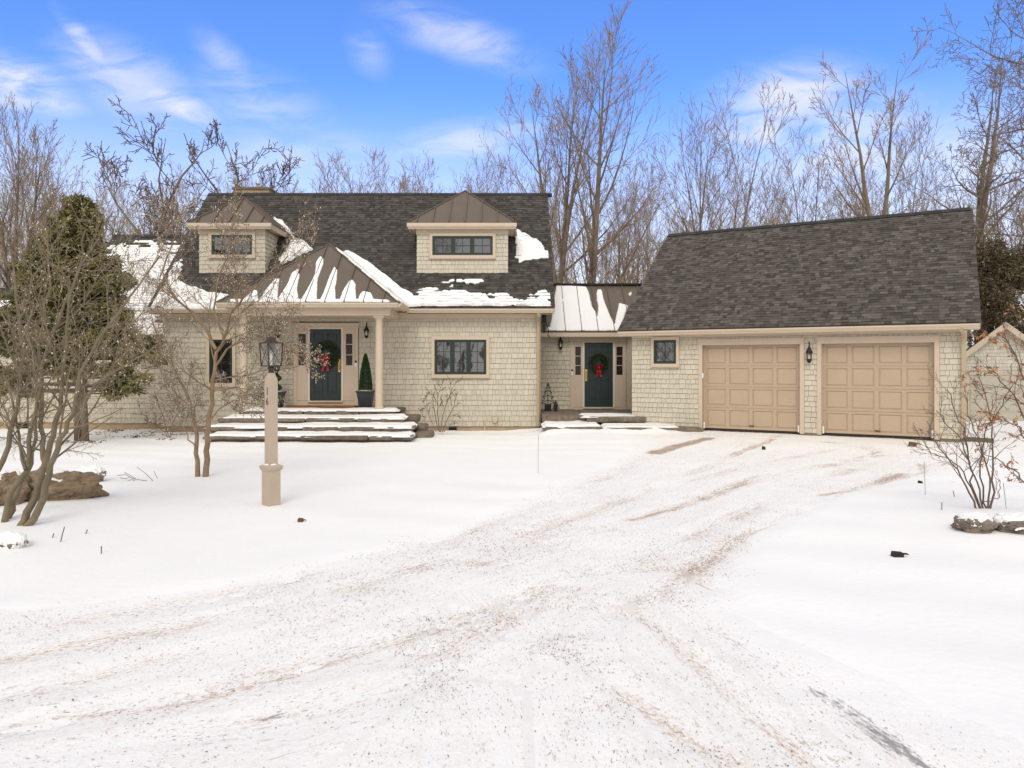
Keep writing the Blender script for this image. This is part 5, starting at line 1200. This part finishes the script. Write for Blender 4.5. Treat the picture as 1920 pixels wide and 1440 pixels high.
tree(7, 322, 29, 195, 'gnarled spreading bare tree left of the chimney', name='old_fruit_tree', rz=.5)
tree(7, 420, 30, 225, 'gnarled spreading bare tree directly behind the left dormer and chimney', name='old_fruit_tree', rz=3.3)
tree(6, 562, 45, 265, 'rounded bare tree top just right of the chimney', rz=.2)
tree(6, 702, 46, 235, 'rounded bare tree top midway between the chimney and right dormer', rz=2.2)
tree(3, 812, 47, 262, 'bare tree top above the right dormer', rz=1.2)
tree(5, 905, 44, 262, 'bare tree top right of the right dormer', rz=4)
tree(6, 950, 46, 300, 'small bare tree top above the right end of the main roof', rz=5)
LB_ = 'slender bare tree in the wood, one among many alike behind the roofs'
i = 0
for px in list(range(-60, 1040, 46)) + list(range(1045, 1990, 56)):
    Y = rt.uniform(48, 74); top = rt.uniform(262, 325) if px < 1240 else rt.uniform(265, 370)
    tree(rt.choice((2, 3, 5, 6, 5, 2)), px + rt.uniform(-16, 16), Y, top, LB_, group=W)
for px in (1046, 1072, 1118, 1135, 1160, 1175, 1200, 1215, 1240, 1260):
    tree(9, px + rt.uniform(-6, 6), rt.uniform(31, 39), rt.uniform(390, 470), 'thin understorey sapling in the gap between the main roof and garage roof', 'sapling', 'saplings behind the side door roof')
for px in (1420, 1470, 1570, 1600, 1670, 1735, 1770, 1870, 1905, 1860, 1835):
    tree(9, px + rt.uniform(-6, 6), rt.uniform(37, 44), rt.uniform(330, 400), 'thin understorey sapling seen above or beside the garage roof', 'sapling', 'saplings behind the garage')
for px in (-10, 60, 120, 190, 235, 262, 290, 330, 352):
    tree(9, px + rt.uniform(-6, 6), rt.uniform(29, 36), rt.uniform(330, 400), 'thin understorey sapling behind the low left wing', 'sapling', 'saplings behind the left wing')
# trees across the lane behind the camera, seen mirrored in the window glass
for x, y, v in ((-10, -15, 3), (-5, -13, 2), (4, -14, 5), (9, -15, 2), (-17, -16, 4), (15, -17, 5), (0, -17, 4), (-14, -22, 0), (-8, -26, 3), (-3, -20, 7), (2, -25, 1), (7, -21, 5), (12, -24, 0), (17, -20, 3), (-20, -25, 1)):
    t = tree(v, 960, 20, 300, 'bare tree across the lane, seen only mirrored in the window panes', group='trees across the lane'); t.location = (x, y, -.3); t.scale = (1, 1, 1)
# ---------------------------------------------------------------- near hand-placed trees
def px3(px, py, Y): return P(px, py, Y)
def limbs(base, table, prm, seed, tm, cm, name, label, cat, kid0, buds=0, Yd=0.0, leafm=None):
    rr = random.Random(seed); out = [[] for _ in prm['n']]
    for l in table:                 # (points [(px,py,dY)], r0, r1, child count)
        pts = [px3(a, b, Yd + c) for a, b, c in l[0]]
        # resample and add wobble
        q = []
        for i in range(len(pts) - 1):
            for k in range(3): t = k / 3; q.append(pts[i].lerp(pts[i + 1], t) + Vector((rr.gauss(0, .008), rr.gauss(0, .02), rr.gauss(0, .008))) * (1 if k else .3))
        q.append(pts[-1]); n = len(q) - 1
        rad = [l[1] + (l[2] - l[1]) * (i / n) ** .8 for i in range(n + 1)]; dirs = [(q[min(i + 1, n)] - q[max(i - 1, 0)]).normalized() for i in range(n + 1)]
        out[0].append((q, rad)); Lt = sum((q[i + 1] - q[i]).length for i in range(n)); spawn(out, q, rad, dirs, l[4] if len(l) > 4 else max(Lt * .6, .9), 0, prm, rr, t0=l[5] if len(l) > 5 else .3, count=l[3])
    root = px3(*base, Yd); t = thing(name, label, cat, (root.x, root.y, root.z)); inv = -Vector((root.x, root.y, root.z))
    tb = tubes(out[0], 9); c1 = tubes(out[1], 6); tb.add(c1.v, c1.f); cr = tubes(out[2], 4)
    for l in out[3:]: c = tubes(l, 3); cr.add(c.v, c.f)
    a = tb.build('trunk', tm, t, True); a.location = inv; b = cr.build('crown', cm, t); b.location = inv
    if buds:
        mb_ = MB(); pool = [p for l in out[2:] for p in l]
        for i in range(buds):
            pts, rad = rr.choice(pool); j = rr.randrange(len(pts) - 1); p = pts[j].lerp(pts[j + 1], rr.random()); s = rr.uniform(.004, .008)
            mb_.add([p + Vector((s, 0, 0)), p + Vector((-s, 0, 0)), p + Vector((0, s, 0)), p + Vector((0, -s, 0)), p + Vector((0, 0, s * 1.5)), p - Vector((0, 0, s * 1.3))], [(0, 2, 4), (2, 1, 4), (1, 3, 4), (3, 0, 4), (2, 0, 5), (1, 2, 5), (3, 1, 5), (0, 3, 5)])
        o = mb_.build('buds', 'bud', t); o.location = inv; o['kind'] = 'stuff'
    if leafm:
        mb_ = MB(); pool = [p for l in out[1:] for p in l]
        for i in range(leafm):
            pts, rad = rr.choice(pool); j = rr.randrange(len(pts) - 1); p = pts[j].lerp(pts[j + 1], rr.random()); d = Vector((rr.gauss(0, .7), rr.gauss(0, .7), rr.gauss(-.5, .6))).normalized(); s = d.cross(Vector((rr.random(), rr.random(), rr.random()))).normalized(); L = rr.uniform(.03, .06); w_ = L * .22; cu = d.cross(s) * L * .15
            mb_.add([p, p + d * L * .45 + s * w_, p + d * L, p + d * L * .45 - s * w_, p + d * L * .5 + cu], [(0, 1, 4), (1, 2, 4), (2, 3, 4), (3, 0, 4)])
        o = mb_.build('leaves', 'oleaf', t); o.location = inv; o['kind'] = 'stuff'
    return t
NEAR = dict(n=[6, 6, 5, 4, 3], wob=[.06, .11, .13, .15, .16], trop=[.02, .02, .02, .0, .0], tip=[.3, .3, .35, .4, .6], kids=[9, 5, 4, 3], start=[.2, .15, .12, .1], ang=[42, 42, 40, 38], angv=[12, 14, 14, 14],
            ratio=[.6, .55, .5, .48], fall=[.35, .35, .3, .3], rr=[.45, .52, .55, .65], rmin=.0019)
LT = [([(-60, 1010, .1), (-8, 890, .05), (20, 810, 0), (36, 745, 0), (45, 660, .1), (30, 560, .2), (20, 470, .3)], 0.0344, 0.0096, 10),
      ([(8, 1000, 0), (18, 930, 0), (45, 890, 0), (54, 850, 0), (68, 770, 0), (78, 690, -.1), (110, 600, -.2), (150, 500, -.3), (160, 430, -.4)], 0.0361, 0.0080, 12),
      ([(46, 880, 0), (37, 830, .05), (31, 790, .1), (20, 740, .1), (5, 690, .2), (-10, 620, .3)], 0.0172, 0.0064, 7),
      ([(34, 995, -.1), (60, 945, -.1), (80, 890, -.05), (81, 860, 0), (76, 800, .1), (79, 740, .15), (70, 640, .3), (95, 540, .4), (90, 440, .5)], 0.0430, 0.0080, 12),
      ([(80, 885, 0), (95, 830, -.05), (110, 775, -.1), (117, 735, -.1), (125, 650, -.2), (130, 560, -.3), (170, 470, -.35), (210, 400, -.4)], 0.0344, 0.0064, 12),
      ([(42, 1000, -.1), (70, 960, -.15), (92, 890, -.15), (108, 840, -.2), (123, 808, -.2), (140, 760, -.25), (150, 700, -.3), (185, 640, -.4), (240, 560, -.5), (300, 480, -.5)], 0.0413, 0.0072, 14),
      ([(140, 790, -.25), (160, 755, -.3), (185, 715, -.35), (215, 695, -.4), (260, 670, -.5), (310, 640, -.5)], 0.0206, 0.0056, 8),
      ([(78, 700, 0), (50, 620, -.2), (60, 520, -.3), (120, 430, -.3)], 0.0172, 0.0048, 8),
      ([(117, 735, -.1), (170, 690, .1), (220, 600, .2), (250, 520, .2)], 0.0155, 0.0048, 8),
      ([(10, 990, .1), (25, 940, .1), (40, 900, .2), (60, 870, .2), (65, 800, .3), (73, 745, .3), (60, 680, .5), (10, 600, .6), (-30, 520, .6)], 0.0310, 0.0064, 8),
      ([(40, 700, 0), (10, 640, -.1), (-20, 560, -.2), (-30, 480, -.2)], 0.0155, 0.0048, 8)]
limbs((40, 1000), LT, NEAR, 11, 'barkolive', 'twigolive', 'multi_stem_tree', 'many-stemmed bare olive-barked tree spreading over the left edge of the photo', 'tree', 10, buds=700, Yd=7.8)
MT_ = [([(371, 895, 0), (368, 850, 0), (365, 800, 0), (352, 745, 0), (330, 700, 0), (305, 660, .1), (285, 600, .2)], .040, .010, 13),
       ([(386, 895, 0), (387, 845, -.05), (390, 800, -.1), (397, 740, -.1), (402, 700, -.1), (405, 660, -.1), (420, 635, -.1), (432, 590, -.2), (455, 560, -.2), (500, 515, -.3), (540, 480, -.3)], .048, .009, 15),
       ([(405, 655, -.1), (385, 615, 0), (360, 585, .1), (325, 555, .1), (305, 510, .2), (318, 470, .2), (340, 420, .2)], .028, .008, 13),
       ([(402, 690, -.1), (425, 655, -.2), (452, 635, -.3), (482, 632, -.4), (510, 632, -.4), (545, 655, -.5), (580, 690, -.5)], .020, .006, 15),
       ([(392, 790, -.1), (410, 768, -.2), (440, 750, -.3), (462, 757, -.4), (490, 757, -.4)], .015, .005, 8),
       ([(366, 840, 0), (352, 815, .1), (340, 790, .1), (300, 745, .2), (280, 720, .3)], .012, .004, 7),
       ([(398, 735, -.1), (430, 728, -.2), (470, 730, -.3), (500, 725, -.3)], .010, .004, 7),
       ([(420, 635, -.1), (400, 580, .2), (410, 520, .3), (430, 460, .4), (440, 400, .4)], .018, .006, 11),
       ([(330, 700, 0), (300, 690, -.2), (270, 650, -.3), (250, 600, -.4)], .014, .005, 9)]
NM = dict(NEAR); NM['ratio'] = [.55, .55, .5, .5]; NM['kids'] = [10, 8, 6, 4]; NM['rmin'] = .0026
limbs((380, 893), MT_, NM, 12, 'barktan', 'twigtan', 'budding_tree', 'two-stemmed tan-barked small tree with pale buds in front of the left porch column', 'tree', 10, buds=7000, Yd=11.4)
SHP = dict(n=[5, 4, 3, 2], wob=[.1, .12, .14, .15], trop=[.02, .04, .03, .02], tip=[.3, .35, .4, .6], kids=[6, 4, 3], start=[.25, .2, .15], ang=[34, 36, 34], angv=[10, 12, 12], ratio=[.42, .5, .5], fall=[.3, .3, .3], rr=[.55, .6, .6], rmin=.0018)
SR = [([(1836, 966, 0), (1818, 925, 0), (1795, 880, 0), (1770, 850, .05), (1745, 820, .1), (1738, 790, .1)], .012, .004, 8), ([(1840, 966, 0), (1822, 915, 0), (1800, 875, .1), (1772, 857, .2), (1745, 850, .2), (1735, 830, .2)], .010, .003, 7),
      ([(1842, 966, 0), (1826, 920, -.1), (1816, 870, -.1), (1810, 820, -.1), (1790, 770, -.1), (1775, 730, -.1)], .012, .004, 8), ([(1846, 966, 0), (1838, 920, 0), (1820, 880, .1), (1815, 860, .1), (1800, 820, .1), (1770, 790, .1), (1755, 770, .1)], .011, .004, 8),
      ([(1852, 966, 0), (1856, 915, 0), (1846, 860, 0), (1835, 820, 0), (1815, 780, 0), (1808, 740, 0)], .012, .004, 9), ([(1855, 966, 0), (1860, 900, 0), (1862, 850, .1), (1860, 800, .1), (1850, 750, .1), (1830, 700, .1)], .013, .004, 9),
      ([(1852, 966, 0), (1845, 930, 0), (1838, 880, 0), (1842, 840, 0), (1850, 800, 0), (1880, 760, 0), (1900, 720, 0)], .011, .004, 9), ([(1846, 940, 0), (1870, 935, -.1), (1876, 915, -.1), (1865, 895, -.1)], .006, .003, 3)]
limbs((1845, 966), SR, SHP, 21, 'shrub', 'shrub', 'bare_shrub', 'bare many-stemmed shrub standing behind the snowy boulders at right', 'shrub', 8, Yd=8.45)
SO = [([(1975, 960, 0), (1950, 930, 0), (1920, 905, 0), (1900, 880, 0), (1870, 860, .1), (1840, 850, .1)], .012, .004, 6), ([(1985, 960, 0), (1960, 880, 0), (1930, 800, 0), (1900, 740, .1), (1870, 700, .1), (1850, 690, .1)], .014, .004, 10), ([(1990, 960, 0), (1970, 850, -.1), (1945, 760, -.1), (1915, 700, -.1), (1895, 650, -.1), (1880, 630, -.1)], .014, .004, 11),
      ([(1990, 960, 0), (1975, 840, .1), (1960, 740, .1), (1935, 660, .1), (1915, 600, .1)], .014, .004, 10), ([(1985, 950, 0), (1950, 850, 0), (1910, 800, 0), (1880, 780, 0), (1860, 790, 0)], .012, .004, 9)]
SOP = dict(SHP); SOP['trop'] = [.02, .0, -.02, -.03]
limbs((1985, 960), SO, SOP, 22, 'shrub', 'shrub', 'beech_shrub', 'shrub with dry orange leaves reaching in from the right edge', 'shrub', 8, Yd=8.3, leafm=480)
SH2 = [([(822, 808, 0), (816, 780, 0), (812, 750, 0), (808, 730, 0), (800, 745, 0)], .014, .004, 5), ([(826, 810, 0), (830, 780, 0), (840, 750, 0), (850, 725, 0), (858, 712, 0)], .016, .005, 6), ([(824, 810, 0), (820, 770, .1), (822, 740, .1), (830, 715, .1)], .012, .004, 6), ([(829, 810, 0), (842, 780, -.1), (852, 760, -.1), (855, 735, -.1)], .012, .004, 5),
       ([(818, 810, 0), (805, 780, -.1), (796, 760, 0), (790, 775, 0)], .009, .003, 5), ([(832, 810, 0), (845, 795, 0), (855, 788, 0)], .011, .006, 1)]
limbs((825, 810), SH2, dict(SHP, rmin=.0065, kids=[5, 3, 2]), 23, 'twigtan', 'twigtan', 'bare_shrub', 'small tan bare shrub against the wall below the three-part window', 'shrub', 5, Yd=20.4)
SH3 = [([(315, 820, 0), (295, 800, 0), (275, 785, 0), (262, 770, 0)], .010, .004, 6), ([(318, 820, 0), (308, 790, 0), (300, 765, .1), (290, 740, .1)], .010, .004, 7), ([(320, 820, 0), (325, 790, 0), (335, 770, 0), (350, 745, 0)], .010, .004, 7), ([(318, 820, 0), (330, 800, -.1), (345, 790, -.1), (352, 780, -.1)], .009, .004, 6), ([(316, 820, 0), (300, 810, -.1), (285, 800, -.1)], .008, .004, 5)]
limbs((317, 820), SH3, dict(SHP, rmin=.004), 24, 'twigtan', 'twigtan', 'bare_shrub', 'low twiggy shrub at the left corner of the main house wall', 'shrub', 5, Yd=18.5)
SH4 = [([(-20, 830, 0), (-10, 790, 0), (5, 760, 0), (20, 735, 0)], .014, .004, 9), ([(-10, 830, 0), (0, 800, 0), (20, 775, 0), (35, 765, 0)], .012, .004, 8), ([(-30, 830, 0), (-20, 780, 0), (-8, 730, 0), (5, 700, 0)], .014, .004, 9)]
limbs((-15, 830), SH4, dict(SHP, rmin=.004), 25, 'shrub', 'shrub', 'bare_shrub', 'dark twiggy shrub at the left edge before the far wing', 'shrub', 5, Yd=15)
# ---------------------------------------------------------------- conifers
def sprays(mb_, c, rx, rz_, n, rr, s0=.05, s1=.12, droop=-.3):
    for i in range(n):
        v = Vector((rr.gauss(0, 1), rr.gauss(0, 1), rr.gauss(0, 1))).normalized() * (rr.random() ** .35); p = c + Vector((v.x * rx, v.y * rx, v.z * rz_))
        d = Vector((v.x + rr.gauss(0, .35), v.y + rr.gauss(0, .35), droop + rr.gauss(0, .4))).normalized(); s = d.cross(Vector((rr.gauss(0, 1), rr.gauss(0, 1), rr.gauss(0, 1)))).normalized(); L = rr.uniform(s0, s1); w_ = L * .16
        mb_.add([p - s * w_ * .5, p + s * w_ * .5, p + d * L * .6 + s * w_, p + d * L, p + d * L * .6 - s * w_], [(0, 1, 2, 3, 4)])
def conifer(name, label, Yd, stems, clumps, m, seed, n=260, s=(.05, .13), group=None):
    rr = random.Random(seed); p0 = px3(stems[0][0][0], stems[0][0][1], Yd); t = thing(name, label, 'evergreen', p0, 0, group); mb = MB()
    for st in stems: pts = [px3(a, b, Yd + c) for a, b, c in st]; mb.tube(pts, [.085 - .06 * i / (len(pts) - 1) for i in range(len(pts))], 9)
    o = mb.build('trunk', 'bark', t, True); o.location = -p0
    mb = MB(); br_ = MB()
    for (a, b, c, rpx) in clumps:
        q = px3(a, b, Yd + c); r_ = rpx * Yd / F
        sprays(mb, q, r_, r_ * .8, int(n * (rpx / 22) ** 2), rr, *s)
        ax_ = px3(stems[0][-1][0] * .5 + stems[0][0][0] * .5, b, Yd); br_.tube([ax_ + (0 * UP), q], [.03, .012], 5)
    o = mb.build('foliage', m, t); o.location = -p0; o = br_.build('branch', 'bark', t); o.location = -p0
    return t
rc = random.Random(9); cl = []
for k in range(600):
    y = rc.uniform(378, 735); f = (y - 378) / 350
    wL = 8 + 150 * min(1, f * 1.9); wR = 10 + 135 * min(1, f * 1.35)
    x = 145 + rc.uniform(-wL, wR) * rc.uniform(.5, 1.12) + 10 * math.sin(y * .05)
    if y > 700 and not (x > 190 or x < 60): continue
    if y > 640 and rc.random() < .5: continue
    cl.append((x, y, rc.uniform(-1.0, 1.0) * (.2 + f), rc.uniform(8, 17)))
cl += [(218, 705, -.6, 20), (205, 722, -.6, 17), (228, 690, -.6, 17), (212, 738, -.6, 12), (145, 380, 0, 7), (150, 392, 0, 9), (140, 405, 0, 11), (10, 700, .3, 22), (30, 650, .3, 26)]
conifer('evergreen_tree', 'broad olive-green evergreen before the low left wing', 17.9, [[(146, 828, 0), (146, 760, 0), (148, 640, 0), (147, 500, 0), (146, 390, 0)], [(160, 826, -.1), (158, 750, -.1), (162, 640, 0), (165, 560, .2)]], cl, 'conifer', 5, n=620, s=(.06, .17))
cl = [(1840 + rc.uniform(-8, 110), rc.uniform(450, 640), rc.uniform(-1, 1), rc.uniform(15, 34)) for k in range(70)]
cl = [c for c in cl if c[1] > 470 - (c[0] - 1840) * .25 + 25 * math.sin(c[0])]
conifer('evergreen_tree', 'dark brownish evergreen behind the right end of the garage', 37, [[(1880, 780, 0), (1882, 650, 0), (1885, 480, 0)]], cl, 'conifer2', 6, n=200, s=(.1, .25))
# leaf litter at the foot of the left evergreen and along the wing
mb = MB(); rr = random.Random(4)
for k in range(1500):
    x = rr.uniform(-12.8, -8.2); y = rr.uniform(17.2, 22.2); 
    if mn.noise(Vector((x * .9, y * .9, 0))) + (.35 if abs(x + 10.4) < 1.2 and abs(y - 18.0) < .8 else 0) + (.2 if y > 21 else 0) < .18: continue
    z = ground_z(x, y) + .012; a = rr.uniform(0, 6.3); s = rr.uniform(.02, .05); mb.add([(x + s * math.cos(a), y + s * math.sin(a), z), (x - s * .5 * math.sin(a), y + s * .5 * math.cos(a), z + .02), (x - s * math.cos(a), y - s * math.sin(a), z), (x + s * .5 * math.sin(a), y - s * .5 * math.cos(a), z + .005)], [(0, 1, 2, 3)])
tag(mb.build('leaf_litter', 'litter'), 'dead leaves on the snow under the left evergreen', 'leaves', kind='stuff')
